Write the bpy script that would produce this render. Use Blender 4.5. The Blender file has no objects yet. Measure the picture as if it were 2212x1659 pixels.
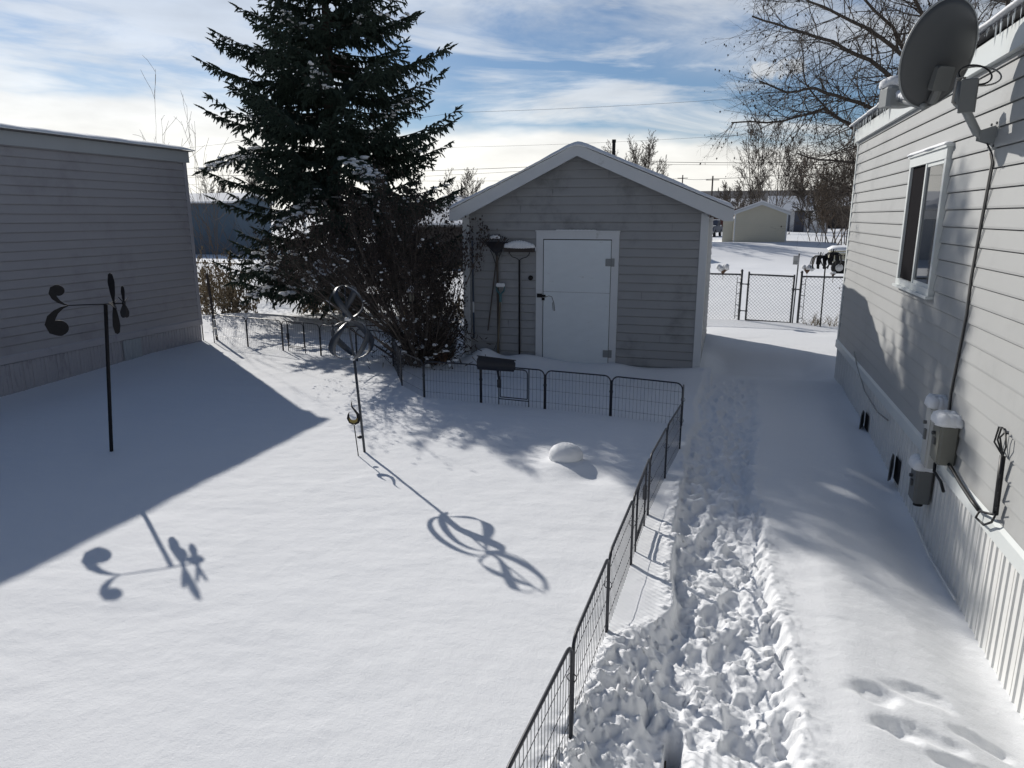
import bpy, math, random
import numpy as np
from mathutils import Vector, Matrix
R = math.radians
random.seed(7); rng = np.random.default_rng(7)
S = bpy.context.scene
COL = S.collection
PI = math.pi

# ------------------------------------------------------------------ camera
CAM_H = 2.3
PITCH, YAW = 13.287, 16.627
cam = bpy.data.cameras.new('camera'); co = bpy.data.objects.new('camera', cam); COL.objects.link(co)
co.location = (0, 0, CAM_H); co.rotation_euler = (R(90-PITCH), 0, R(YAW))
cam.sensor_width = 36; cam.lens = 36*1535/2212; cam.clip_end = 6000; cam.clip_start = .05
S.camera = co
S.render.resolution_x = 1024; S.render.resolution_y = 768
S.view_settings.view_transform = 'Standard'; S.view_settings.look = 'None'
S.view_settings.exposure = 0.12; S.view_settings.gamma = 1

# ------------------------------------------------------------------ sun and sky
SUN_EL, SUN_AZ = 28.0, 50.2          # azimuth measured left (west) of +Y
sdir = Vector((-math.sin(R(SUN_AZ))*math.cos(R(SUN_EL)), math.cos(R(SUN_AZ))*math.cos(R(SUN_EL)), math.sin(R(SUN_EL))))
sl = bpy.data.lights.new('sun', 'SUN'); sl.energy = 3.75; sl.angle = R(.55); sl.color = (1, .955, .89)
so = bpy.data.objects.new('sun', sl); COL.objects.link(so)
so.rotation_euler = (-sdir).to_track_quat('-Z', 'Y').to_euler()

world = bpy.data.worlds.new('World'); S.world = world; world.use_nodes = True
nt = world.node_tree; nt.nodes.clear()
def N(t, tree=None, **k):
    n = (tree or nt).nodes.new(t)
    for a, b in k.items(): setattr(n, a, b)
    return n
def L(a, b, tree=None): (tree or nt).links.new(a, b)
def M_(op, a, b=None, c=None, tree=None, clamp=False):
    tree = tree or nt
    n = tree.nodes.new('ShaderNodeMath'); n.operation = op; n.use_clamp = clamp
    for i, v in enumerate((a, b, c)):
        if v is None: continue
        if isinstance(v, (int, float)): n.inputs[i].default_value = v
        else: tree.links.new(v, n.inputs[i])
    return n.outputs[0]
def smooth(x, lo, hi):
    n = nt.nodes.new('ShaderNodeMapRange'); n.interpolation_type = 'SMOOTHSTEP'
    L(x, n.inputs[0]); n.inputs[1].default_value = lo; n.inputs[2].default_value = hi
    return n.outputs[0]
def combine(x, y, z):
    n = nt.nodes.new('ShaderNodeCombineXYZ')
    for i, v in enumerate((x, y, z)):
        if isinstance(v, (int, float)): n.inputs[i].default_value = v
        else: L(v, n.inputs[i])
    return n.outputs[0]
def noise(vec, scale, detail=5, rough=.55, dist=0):
    n = N('ShaderNodeTexNoise'); L(vec, n.inputs['Vector']); n.inputs['Scale'].default_value = scale
    n.inputs['Detail'].default_value = detail; n.inputs['Roughness'].default_value = rough; n.inputs['Distortion'].default_value = dist
    return n.outputs['Fac']
sky = N('ShaderNodeTexSky', sky_type='NISHITA'); sky.sun_disc = False
sky.sun_elevation = R(SUN_EL); sky.sun_rotation = R(-SUN_AZ)
sky.air_density = 1.0; sky.dust_density = .3; sky.ozone_density = 2.5; sky.altitude = 600
tc = N('ShaderNodeTexCoord'); sep = N('ShaderNodeSeparateXYZ'); L(tc.outputs['Generated'], sep.inputs[0])
dx, dy, dz = sep.outputs
az = M_('ARCTAN2', dx, dy)                       # radians, 0 = +Y, negative = left
el = M_('ARCSINE', dz)
# bright low bank of cloud hugging the horizon
wob = M_('MULTIPLY_ADD', noise(combine(az, M_('MULTIPLY', el, 3.0), 0), 5.0, 4), .07, -.035)
elw = M_('ADD', el, wob)
azshift = M_('MULTIPLY', az, .055)               # the bank's top sinks to the right
bank = smooth(M_('ADD', elw, azshift), .108, .080)
# long thin streaks higher up
v2 = combine(M_('MULTIPLY', az, 1.0), M_('MULTIPLY_ADD', az, .35, M_('MULTIPLY', el, 5.5)), 2.3)
st = noise(v2, 3.2, 7, .6, .5)
streak = smooth(st, .42, .64)
hi = smooth(M_('ADD', el, M_('MULTIPLY', az, .10)), .15, .235)
v3 = combine(M_('MULTIPLY', az, 1.2), M_('MULTIPLY', el, 4.0), 9.1)
big = smooth(noise(v3, 3.0, 6, .6, .3), .30, .62)
veil = M_('MULTIPLY', hi, big)
lft = M_('MULTIPLY', smooth(az, -.30, -.62), smooth(noise(v2, 4.1, 5), .36, .6))
topc = smooth(el, .95, .45)
cl = M_('MAXIMUM', M_('MULTIPLY', streak, .80), veil)
cl = M_('MAXIMUM', cl, M_('MULTIPLY', lft, .85))
cl = M_('MULTIPLY', cl, topc)
cl = M_('MAXIMUM', cl, bank)
# one small puffy cloud on the right
pa = M_('DIVIDE', M_('SUBTRACT', az, 0.0418), .036); pe = M_('DIVIDE', M_('SUBTRACT', el, 0.1760), .0135)
rr = M_('ADD', M_('MULTIPLY', pa, pa), M_('MULTIPLY', pe, pe))
pn = noise(tc.outputs['Generated'], 38, 5, .6)
puff = smooth(M_('ADD', rr, M_('MULTIPLY', M_('SUBTRACT', pn, .5), 4.5)), 1.5, .3)
cl = M_('MAXIMUM', cl, puff)
# clouds are brighter towards the sun and near the horizon
dot = N('ShaderNodeVectorMath', operation='DOT_PRODUCT'); L(tc.outputs['Generated'], dot.inputs[0]); dot.inputs[1].default_value = sdir
glow = smooth(dot.outputs['Value'], .2, 1.0)
cshade = M_('MULTIPLY_ADD', noise(v3, 7, 6), .45, .62)
low = smooth(el, .26, .04)
front = smooth(dy, -.35, .45)
cb = M_('MULTIPLY', cshade, M_('MULTIPLY_ADD', low, .34, M_('MULTIPLY_ADD', glow, .42, .48)))
cb = M_('MULTIPLY', cb, M_('MULTIPLY_ADD', front, .60, .40))
ccol = N('ShaderNodeMix', data_type='RGBA'); L(low, ccol.inputs[0]); ccol.inputs[6].default_value = (.80, .88, 1.0, 1); ccol.inputs[7].default_value = (1, .985, .93, 1)
cmul = N('ShaderNodeVectorMath', operation='SCALE'); L(ccol.outputs[2], cmul.inputs[0]); L(cb, cmul.inputs[3])
skym = N('ShaderNodeVectorMath', operation='MULTIPLY'); L(sky.outputs[0], skym.inputs[0])
SKY = .066
skym.inputs[1].default_value = (SKY*.85, SKY*.93, SKY*1.03)
mx = N('ShaderNodeMix', data_type='RGBA'); L(cl, mx.inputs[0]); L(skym.outputs[0], mx.inputs[6]); L(cmul.outputs[0], mx.inputs[7])
bg = N('ShaderNodeBackground'); L(mx.outputs[2], bg.inputs[0]); bg.inputs[1].default_value = 1.0
wo = N('ShaderNodeOutputWorld'); L(bg.outputs[0], wo.inputs[0])
world.cycles.sampling_method = 'MANUAL'; world.cycles.sample_map_resolution = 1024

# ------------------------------------------------------------------ helpers
_f, _p, _y = 1535., R(PITCH), R(YAW)
FW = np.array([-math.sin(_y)*math.cos(_p), math.cos(_y)*math.cos(_p), -math.sin(_p)])
RT = np.array([math.cos(_y), math.sin(_y), 0.]); UP = np.cross(RT, FW)
def at(u, v, y=None, x=None):
    """where a sight line reaches the vertical plane Y=y or X=x (world metres)"""
    d = FW*_f + RT*(u-1106) + UP*(829.5-v)
    t = (y/d[1]) if y is not None else (x/d[0])
    return Vector((d[0]*t, d[1]*t, CAM_H+d[2]*t))
def on(u, v, z=0):
    d = FW*_f + RT*(u-1106) + UP*(829.5-v); t = (z-CAM_H)/d[2]
    return Vector((d[0]*t, d[1]*t, z))

def tag(o, label=None, cat=None, group=None, kind=None):
    if label: o['label'] = label
    if cat: o['category'] = cat
    if group: o['group'] = group
    if kind: o['kind'] = kind
    return o
def thing(name, label, cat, loc=(0, 0, 0), rz=0, group=None):
    o = bpy.data.objects.new(name, None); COL.objects.link(o); o.location = loc; o.rotation_euler = (0, 0, rz)
    o.empty_display_size = .1
    return tag(o, label, cat, group)
def link(name, me, mat, parent=None):
    o = bpy.data.objects.new(name, me); COL.objects.link(o)
    if mat and not me.materials: me.materials.append(mat)
    if parent: o.parent = parent
    return o
def np_mesh(name, V, F, k):
    V = np.asarray(V, np.float32); F = np.asarray(F, np.int32).reshape(-1)
    me = bpy.data.meshes.new(name); me.vertices.add(len(V)); me.vertices.foreach_set('co', V.ravel())
    me.loops.add(len(F)); me.loops.foreach_set('vertex_index', F)
    n = len(F)//k; me.polygons.add(n); me.polygons.foreach_set('loop_start', np.arange(n, dtype=np.int32)*k)
    try: me.polygons.foreach_set('loop_total', np.full(n, k, dtype=np.int32))
    except Exception: pass
    me.update(calc_edges=True); me.validate()
    return me
def shade(me): me.polygons.foreach_set('use_smooth', [True]*len(me.polygons))
class MB:
    """collects boxes, bars, tubes, lathes, prisms; build() links them as one mesh"""
    def __init__(s): s.v = []; s.f = []
    def add(s, v, f):
        b = len(s.v); s.v += [tuple(p) for p in v]; s.f += [tuple(b+i for i in q) for q in f]; return s
    def box(s, x0, x1, y0, y1, z0, z1, M=None):
        v = [Vector(p) for p in ((x0,y0,z0),(x1,y0,z0),(x1,y1,z0),(x0,y1,z0),(x0,y0,z1),(x1,y0,z1),(x1,y1,z1),(x0,y1,z1))]
        if M is not None: v = [M @ p for p in v]
        return s.add(v, [(0,3,2,1),(4,5,6,7),(0,1,5,4),(1,2,6,5),(2,3,7,6),(3,0,4,7)])
    def bbox(s, x0, x1, y0, y1, z0, z1, b=.01, M=None):
        """box with chamfered vertical and top edges"""
        ring = lambda i, z: [(x0+b+i,y0+i,z),(x1-b-i,y0+i,z),(x1-i,y0+b+i,z),(x1-i,y1-b-i,z),(x1-b-i,y1-i,z),(x0+b+i,y1-i,z),(x0+i,y1-b-i,z),(x0+i,y0+b+i,z)]
        v = [Vector(p) for p in ring(0, z0)+ring(0, z1-b)+ring(b*.7, z1)]
        if M is not None: v = [M @ p for p in v]
        f = [tuple(range(7, -1, -1)), tuple(range(16, 24))]
        for r in (0, 8): f += [(r+i, r+(i+1) % 8, r+8+(i+1) % 8, r+8+i) for i in range(8)]
        return s.add(v, f)
    def tube(s, pts, r, n=6, caps=True):
        pts = [Vector(p) for p in pts]; m = len(pts); rs = r if isinstance(r, (list, tuple)) else [r]*m
        ref = None; V = []; F = []
        for i, p in enumerate(pts):
            d = (pts[min(i+1, m-1)]-pts[max(i-1, 0)]).normalized()
            if ref is None: ref = d.orthogonal().normalized()
            ref = (ref - d*ref.dot(d))
            ref = ref.normalized() if ref.length > 1e-6 else d.orthogonal().normalized()
            b = d.cross(ref)
            V += [p+(ref*math.cos(2*PI*k/n)+b*math.sin(2*PI*k/n))*rs[i] for k in range(n)]
        for i in range(m-1):
            F += [(i*n+k, i*n+(k+1) % n, (i+1)*n+(k+1) % n, (i+1)*n+k) for k in range(n)]
        if caps: F += [tuple(range(n-1, -1, -1)), tuple((m-1)*n+k for k in range(n))]
        return s.add(V, F)
    def bar(s, a, b, w, h, up=(0, 0, 1)):
        a = Vector(a); b = Vector(b); d = (b-a).normalized(); u = Vector(up)
        sx = d.cross(u)
        if sx.length < 1e-4: sx = d.orthogonal()
        sx = sx.normalized(); u = sx.cross(d).normalized()
        V = [p+sx*(i*w/2)+u*(j*h/2) for p in (a, b) for i, j in ((-1,-1),(1,-1),(1,1),(-1,1))]
        return s.add(V, [(0,3,2,1),(4,5,6,7),(0,1,5,4),(1,2,6,5),(2,3,7,6),(3,0,4,7)])
    def lathe(s, prof, n=16, M=None):
        V = []; F = []
        for r, z in prof: V += [Vector((r*math.cos(2*PI*k/n), r*math.sin(2*PI*k/n), z)) for k in range(n)]
        if M is not None: V = [M @ p for p in V]
        for i in range(len(prof)-1): F += [(i*n+k, i*n+(k+1) % n, (i+1)*n+(k+1) % n, (i+1)*n+k) for k in range(n)]
        F += [tuple(range(n-1, -1, -1)), tuple((len(prof)-1)*n+k for k in range(n))]
        return s.add(V, F)
    def prism(s, outline, t, M=None):
        """closed 2-D outline (x,z) given thickness t along y"""
        n = len(outline); V = [Vector((x, -t/2, z)) for x, z in outline]+[Vector((x, t/2, z)) for x, z in outline]
        if M is not None: V = [M @ p for p in V]
        return s.add(V, [tuple(range(n)), tuple(range(2*n-1, n-1, -1))]+[(i, i+n, (i+1) % n+n, (i+1) % n) for i in range(n)])
    def blob(s, c, rx, ry, rz, n=8, m=5, jit=.12, zmin=-1):
        V = []; F = []
        for i in range(m+1):
            th = PI*i/m
            for k in range(n):
                q = 1+random.uniform(-jit, jit) if 0 < i < m else 1
                z = max(math.cos(th), zmin)
                V.append((c[0]+rx*math.sin(th)*math.cos(2*PI*k/n)*q, c[1]+ry*math.sin(th)*math.sin(2*PI*k/n)*q, c[2]+rz*z*q))
        for i in range(m): F += [(i*n+k, (i+1)*n+k, (i+1)*n+(k+1) % n, i*n+(k+1) % n) for k in range(n)]
        return s.add(V, F)
    def build(s, name, mat, parent=None, smooth=False, fix=True):
        me = bpy.data.meshes.new(name); me.from_pydata([tuple(p) for p in s.v], [], s.f); me.update()
        if fix:
            import bmesh
            bm = bmesh.new(); bm.from_mesh(me); bmesh.ops.recalc_face_normals(bm, faces=bm.faces); bm.to_mesh(me); bm.free()
        if smooth: shade(me)
        return link(name, me, mat, parent)

def mat(name, col, rough=.7, metal=0, var=.12, vs=6., bump=0, bs=40., spec=.5, col2=None, c2s=3., c2lo=.5, c2hi=.6, stretch=None, emit=None, bd=.01, ior=None):
    m = bpy.data.materials.new(name); m.use_nodes = True; t = m.node_tree; b = t.nodes['Principled BSDF']
    b.inputs['Roughness'].default_value = rough; b.inputs['Metallic'].default_value = metal
    b.inputs['Specular IOR Level'].default_value = spec
    tcn = t.nodes.new('ShaderNodeTexCoord'); vec = tcn.outputs['Object']
    if stretch:
        mp = t.nodes.new('ShaderNodeMapping'); mp.inputs['Scale'].default_value = stretch; t.links.new(vec, mp.inputs[0]); vec = mp.outputs[0]
    def nz(sc, d=4, r=.6):
        n = t.nodes.new('ShaderNodeTexNoise'); t.links.new(vec, n.inputs['Vector']); n.inputs['Scale'].default_value = sc; n.inputs['Detail'].default_value = d; n.inputs['Roughness'].default_value = r
        return n.outputs['Fac']
    mxn = t.nodes.new('ShaderNodeMix'); mxn.data_type = 'RGBA'
    t.links.new(nz(vs), mxn.inputs[0])
    mxn.inputs[6].default_value = tuple(c*(1-var) for c in col)+(1,); mxn.inputs[7].default_value = tuple(min(1, c*(1+var)) for c in col)+(1,)
    out = mxn.outputs[2]
    if col2:
        mr = t.nodes.new('ShaderNodeMapRange'); mr.interpolation_type = 'SMOOTHSTEP'; t.links.new(nz(c2s, 6, .65), mr.inputs[0]); mr.inputs[1].default_value = c2lo; mr.inputs[2].default_value = c2hi
        m2 = t.nodes.new('ShaderNodeMix'); m2.data_type = 'RGBA'; t.links.new(mr.outputs[0], m2.inputs[0]); t.links.new(out, m2.inputs[6]); m2.inputs[7].default_value = tuple(col2)+(1,)
        out = m2.outputs[2]
    t.links.new(out, b.inputs['Base Color'])
    if bump:
        bn = t.nodes.new('ShaderNodeBump'); bn.inputs['Strength'].default_value = bump; bn.inputs['Distance'].default_value = bd
        t.links.new(nz(bs, 5, .65), bn.inputs['Height']); t.links.new(bn.outputs[0], b.inputs['Normal'])
    return m

MAT = dict(
  side_r=mat('vinyl siding pale grey', (.405,.41,.403), .5, var=.05, vs=1.5, bump=.25, bs=3, bd=.004, col2=(.335,.34,.335), c2s=1.4, c2lo=.5, c2hi=.8),
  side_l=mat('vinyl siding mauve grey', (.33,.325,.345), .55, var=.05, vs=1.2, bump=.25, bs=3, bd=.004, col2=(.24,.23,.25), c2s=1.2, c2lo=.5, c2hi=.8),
  side_s=mat('vinyl siding grey', (.33,.335,.345), .6, var=.08, vs=2.5, bump=.2, bs=6, bd=.003, col2=(.20,.21,.21), c2s=1.6, c2lo=.50, c2hi=.74),
  side_b=mat('vinyl siding beige', (.60,.57,.47), .6, var=.06, vs=1),
  trim=mat('white painted trim', (.66,.68,.70), .5, var=.07, vs=4, bump=.15, bs=30, bd=.002, col2=(.42,.43,.42), c2s=4, c2lo=.63, c2hi=.78),
  trim_r=mat('white metal fascia', (.66,.69,.68), .4, var=.04, vs=3, bump=.1, bs=5, bd=.003),
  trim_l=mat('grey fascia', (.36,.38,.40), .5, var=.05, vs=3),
  skirt_r=mat('white ribbed skirting', (.72,.72,.70), .5, var=.05, vs=3, col2=(.42,.40,.33), c2s=5, c2lo=.62, c2hi=.85, stretch=(1,1,.35)),
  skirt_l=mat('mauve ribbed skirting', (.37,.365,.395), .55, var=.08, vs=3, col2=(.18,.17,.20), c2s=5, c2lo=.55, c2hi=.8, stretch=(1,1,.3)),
  skirt_l2=mat('pale skirting panel', (.36,.39,.42), .55, var=.1, vs=6, stretch=(1,1,.3)),
  door=mat('white painted plywood', (.72,.77,.80), .5, var=.06, vs=5, bump=.35, bs=18, bd=.004, col2=(.50,.52,.52), c2s=7, c2lo=.64, c2hi=.8, stretch=(1,1,2.2)),
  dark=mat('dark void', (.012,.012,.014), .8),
  glass=mat('window pane', (.012,.014,.018), .03, spec=.9, var=.02),
  screen=mat('insect screen', (.012,.011,.013), .9, var=.05, spec=.05),
  black=mat('black powder coat', (.016,.018,.026), .42, var=.15, vs=20),
  iron=mat('dark iron', (.011,.0105,.012), .55, var=.25, vs=30, spec=.25),
  galv=mat('galvanised steel', (.17,.18,.19), .45, metal=.5, var=.2, vs=15),
  galvd=mat('dull steel tube', (.075,.08,.085), .5, metal=.3, var=.2, vs=15),
  blued=mat('blue grey enamel', (.04,.047,.06), .4, metal=.1, var=.2, vs=9),
  brass=mat('tarnished brass', (.20,.155,.05), .35, metal=.6, var=.3, vs=30),
  wood=mat('weathered wood handle', (.085,.07,.06), .8, var=.3, vs=10, stretch=(6,6,1)),
  woodl=mat('pale wood handle', (.15,.13,.095), .8, var=.25, vs=10, stretch=(6,6,1)),
  teal=mat('teal plastic', (.05,.15,.17), .45),
  blue=mat('blue handle', (.03,.055,.10), .45, var=.2),
  dish=mat('grey dish enamel', (.062,.066,.070), .5, var=.06, vs=5),
  dishp=mat('pale grey enamel', (.25,.265,.27), .45, var=.08, vs=8),
  boxg=mat('grey green meter box', (.17,.17,.145), .5, var=.1, vs=8),
  boxd=mat('dark grey meter box', (.15,.155,.15), .5, var=.1, vs=8),
  boxw=mat('pale cabinet', (.55,.55,.52), .5, var=.05),
  cable=mat('black cable', (.012,.012,.013), .45),
  cableg=mat('grey cable', (.30,.29,.27), .5),
  rust=mat('rusty steel', (.14,.08,.05), .8, var=.3, vs=30),
  bark=mat('spruce bark', (.055,.045,.038), .95, var=.4, vs=12, bump=.8, bs=25, stretch=(1,1,.3), bd=.02),
  barkl=mat('grey bark', (.115,.095,.080), .9, var=.4, vs=14, bump=.5, bs=30),
  barkb=mat('brown twig bark', (.092,.076,.064), .9, var=.35, vs=3),
  barkf=mat('pale brown twigs', (.15,.115,.085), .9, var=.3, vs=2),
  bud=mat('dry seed heads', (.055,.040,.032), .95, var=.4, vs=9),
  drygrass=mat('dry straw', (.24,.19,.12), .9, var=.3, vs=5),
  needle=mat('spruce needles', (.045,.066,.050), .75, var=.45, vs=2.2, spec=.25),
  needf=mat('far conifer needles', (.035,.045,.040), .9, var=.3, vs=.5),
  bark_far=mat('far bare crowns', (.15,.125,.115), .95, var=.2, vs=.4),
  ice=mat('ice', (.62,.66,.68), .15, var=.05, spec=.8),
  bluep=mat('blue painted cladding', (.085,.13,.18), .7, var=.1, vs=.8),
  slate=mat('blue grey door', (.075,.085,.12), .6, var=.1),
  redp=mat('faded red cladding', (.16,.06,.055), .8, var=.2, vs=.2),
  greyroof=mat('grey shingle roof', (.16,.155,.155), .9, var=.15, vs=.3),
  white=mat('white cladding', (.62,.63,.65), .6, var=.05, vs=.5),
  tan=mat('tan truck paint', (.42,.40,.30), .4, var=.06),
  tyre=mat('black rubber', (.02,.02,.02), .9),
  chrome=mat('dull chrome', (.45,.46,.47), .3, metal=.8),
  tin=mat('sign plate', (.55,.56,.56), .5, var=.05),
  fenceb=mat('weathered boards', (.060,.050,.045), .9, var=.3, vs=5, stretch=(5,5,.4)),
  glassw=mat('frosted lantern pane', (.35,.34,.27), .2),
  blackp=mat('black plastic', (.010,.012,.020), .5, var=.2),
)
def snow_mat(name, sc=1., b1=.42, b2=.45):
    m = bpy.data.materials.new(name); m.use_nodes = True; t = m.node_tree; b = t.nodes['Principled BSDF']
    b.inputs['Roughness'].default_value = .85; b.inputs['Specular IOR Level'].default_value = .2
    g = t.nodes.new('ShaderNodeNewGeometry')
    def nz(s, d, r=.6):
        n = t.nodes.new('ShaderNodeTexNoise'); t.links.new(g.outputs['Position'], n.inputs['Vector']); n.inputs['Scale'].default_value = s*sc; n.inputs['Detail'].default_value = d; n.inputs['Roughness'].default_value = r
        return n.outputs['Fac']
    mxn = t.nodes.new('ShaderNodeMix'); mxn.data_type = 'RGBA'; t.links.new(nz(.8, 4), mxn.inputs[0])
    mxn.inputs[6].default_value = (.82,.835,.855,1); mxn.inputs[7].default_value = (.87,.88,.89,1); t.links.new(mxn.outputs[2], b.inputs['Base Color'])
    bn = t.nodes.new('ShaderNodeBump'); bn.inputs['Strength'].default_value = b1; bn.inputs['Distance'].default_value = .012; t.links.new(nz(16, 6, .7), bn.inputs['Height'])
    b2n = t.nodes.new('ShaderNodeBump'); b2n.inputs['Strength'].default_value = b2; b2n.inputs['Distance'].default_value = .004; t.links.new(nz(110, 3, .7), b2n.inputs['Height'])
    t.links.new(bn.outputs[0], b2n.inputs['Normal']); t.links.new(b2n.outputs[0], b.inputs['Normal'])
    return m
MAT['snow'] = snow_mat('snow'); MAT['snowcap'] = snow_mat('settled snow', 1.5, .5, .3)

# ------------------------------------------------------------------ numpy noise
def _h(ix, iy, s):
    n = (ix*374761393 + iy*668265263 + s*1274126177) & 0xffffffff
    n = ((n ^ (n >> 13))*1274126177) & 0xffffffff
    return ((n ^ (n >> 16)) & 0xffff)/65535.
def vnoise(x, y, s=0):
    ix = np.floor(x).astype(np.int64); iy = np.floor(y).astype(np.int64); fx = x-ix; fy = y-iy
    fx = fx*fx*fx*(fx*(fx*6-15)+10); fy = fy*fy*fy*(fy*(fy*6-15)+10)
    a = _h(ix, iy, s); b = _h(ix+1, iy, s); c = _h(ix, iy+1, s); d = _h(ix+1, iy+1, s)
    return (a*(1-fx)+b*fx)*(1-fy)+(c*(1-fx)+d*fx)*fy
def fbm(x, y, o=4, s=0, g=.5):
    r = 0; a = 1; t = 0
    for k in range(o): r = r+a*vnoise(x*2**k+17.3*k, y*2**k-9.1*k, s+k); t += a; a *= g
    return r/t
def cell(x, y, s=0):
    """distance to nearest feature point, and that point's random value"""
    ix = np.floor(x).astype(np.int64); iy = np.floor(y).astype(np.int64)
    best = np.full(x.shape, 9.); val = np.zeros(x.shape)
    for i in (-1, 0, 1):
        for j in (-1, 0, 1):
            cx = ix+i; cy = iy+j
            px = cx+_h(cx, cy, s); py = cy+_h(cx, cy, s+7); d = np.hypot(px-x, py-y); v = _h(cx, cy, s+13)
            m = d < best; best = np.where(m, d, best); val = np.where(m, v, val)
    return best, val
def sst(x, a, b):
    t = np.clip((x-a)/(b-a), 0, 1); return t*t*(3-2*t)

# ------------------------------------------------------------------ ground snow
_rs = np.random.default_rng(5)
FEET = []
for yy in np.arange(2.7, 10.6, .155):
    for lane in (0, 1, 2):
        cx = .02+.27*lane-.10+_rs.normal(0, .06)+.04*math.sin(yy*1.3)
        FEET.append((cx, yy+_rs.uniform(-.07, .07), _rs.normal(0, .22), _rs.uniform(.055, .085), _rs.uniform(.12, .16), _rs.uniform(.03, .075)))
def height(x, y):
    x = np.asarray(x, float); y = np.asarray(y, float)
    far = np.hypot(x, y)
    h = (fbm(x*.35, y*.35, 3, 3)-.5)*.10*sst(far, 3, 30) + (fbm(x*.06, y*.06, 3, 5)-.5)*.5*sst(far, 25, 80)
    # wind ripples on untouched snow
    h = h + (fbm(x*1.4+y*.5, y*3.2-x*.8, 4, 11)-.5)*.015*sst(far, 2, 4)*(1-sst(far, 14, 20))
    h = h + (fbm(x*9, y*9, 3, 21)-.5)*.006*(1-sst(far, 10, 16))
    near = (x > -.75) & (x < 1.9) & (y > 1.2) & (y < 18)
    # drift off the left home's skirting; slope along the right home
    h = h - .11*sst(-x, 7.5, 9.3)*(1-sst(y, 7.0, 10.5))
    h = h - .24*sst(x, .7, 1.55)*(1-sst(y, 4.0, 9.5))*sst(y, -2, 2)
    h = h + .05*np.exp(-((x-1.25)/.25)**2)*(1-sst(y, 9, 11))
    # drift along shed front and up against the tools
    front = np.exp(-((y-10.6)/.35)**2)*((x > -4.3) & (x < -.1))
    h = h + front*(.10+.05*np.sin(x*2.3+1)) - front*.07*np.exp(-((x+2.2)/.45)**2)
    h = h + .20*np.exp(-(((x+3.62)/.26)**2+((y-10.55)/.22)**2)) + .06*np.exp(-(((x+3.0)/.3)**2+((y-10.6)/.2)**2)) + .05*np.exp(-(((x+1.5)/.25)**2+((y-10.6)/.25)**2))
    # trough between shed and right home
    h = h - .20*np.exp(-((y-11.9)/.85)**4)*sst(x, -.35, .15)*(1-sst(x, 1.25, 1.75))
    h = h + .07*np.exp(-((y-10.3)/.30)**2)*sst(x, .35, .9)*(1-sst(x, 1.4, 1.8))
    # mound over the shrub bed and round the spruce
    h = h + .10*np.exp(-(((x+8.0)/1.1)**2+((y-14.4)/.9)**2))
    h = h + .22*np.exp(-(((x+10.0)/1.6)**2+((y-13.2)/.7)**2))
    # the trodden path along the pen fence
    def band(x, y):
        wob = (fbm(y*1.1+3, y*0+1.3, 3, 31)-.5)*.16+(fbm(y*5+3, x*0+2.3, 2, 33)-.5)*.05
        wr = (fbm(y*1.3-5, y*0+7.7, 3, 41)-.5)*.14+(fbm(y*6+3, x*0+5.3, 2, 43)-.5)*.05+(fbm(y*17+x*6, x*9+5.3, 3, 44)-.5)*.085
        lft = np.where(y > 5, -.22, np.interp(y, [2.2, 2.9, 3.5, 4.0, 5.0], [-.60, -.52, -.36, -.17, -.18]))+wob
        rgt = np.interp(y, [2.2, 3, 4, 5, 6, 8, 10], [.52, .46, .42, .37, .36, .43, .42])+wr
        e = .018+.03*sst(y, 6, 9)
        el_ = e+.13*(1-sst(y, 3.3, 4.1))
        return sst(x, lft-el_, lft+el_)*(1-sst(x, rgt-e*1.9, rgt+e*1.9)), lft, rgt
    b, lf, rg = band(x, y)
    b = b*sst(y, .5, 1.2)*(1-sst(y, 9.9, 10.9))
    dep = np.interp(y, [2, 4, 6, 8.5, 10.5], [.10, .108, .09, .065, .04])
    wx = x+(fbm(x*5, y*5, 4, 51)-.5)*.34; wy = y+(fbm(x*5+40, y*5, 4, 52)-.5)*.34
    d1, v1 = cell(wx*8.5, wy*7.0, 61); d2, v2 = cell(wx*19, wy*16, 71); d3, v3 = cell(x*42, y*40, 81)
    amp = np.interp(y, [2, 4, 5.5, 8, 10], [.70, .72, .58, .36, .2])
    lump = (np.clip(1-d1*1.15, 0, 1)**.7)*v1*.135 + (np.clip(1-d2*1.15, 0, 1)**.8)*v2*.052 + np.clip(1-d3, 0, 1)*v3*.010
    lump = lump*(.25+1.0*fbm(x*2.8, y*2.8, 3, 91)) + (fbm(x*11, y*11, 3, 92, .5)-.5)*.05
    ft = np.zeros_like(h)
    if near.any():
        xs = x[near]; ys = y[near]; acc = np.zeros_like(xs)
        for cx, cy, an, a, l, dd in FEET:
            m = (np.abs(xs-cx) < .22) & (np.abs(ys-cy) < .22)
            if not m.any(): continue
            X = (xs[m]-cx)*math.cos(an)+(ys[m]-cy)*math.sin(an); Y = -(xs[m]-cx)*math.sin(an)+(ys[m]-cy)*math.cos(an)
            q = np.sqrt((X/a)**2+(Y/l)**2)
            acc[m] = np.minimum(acc[m], -dd*(1-sst(q, .72, 1.12))) + .012*np.exp(-((q-1.25)/.18)**2)
        ft[near] = acc
    h = h*(1-b*.3) + b*(-dep + lump*amp + ft*np.interp(y, [2, 5, 9], [.9, .8, .5]))
    # crumbs beyond the path edges, wider near the viewer
    ed = np.exp(-((x-rg)/.10)**2)*(1-sst(y, 6, 9))*sst(y, 1, 2)
    h = h + ed*(np.clip(1-d2*1.2, 0, 1)*v2*.022+.012) + np.exp(-((x-lf)/.09)**2)*(1-sst(y, 6, 8))*(np.clip(1-d2*1.2, 0, 1)*v2*.04+.012)
    # thrown lumps against the near pen panels
    nl = sst(x, -.62, -.48)*(1-sst(x, -.30, -.1))*(1-sst(y, 3.2, 3.9))
    h = h + nl*(.01+fbm(x*8, y*8, 4, 93)*.07+np.clip(1-d2*1.1, 0, 1)*v2*.04)
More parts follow.
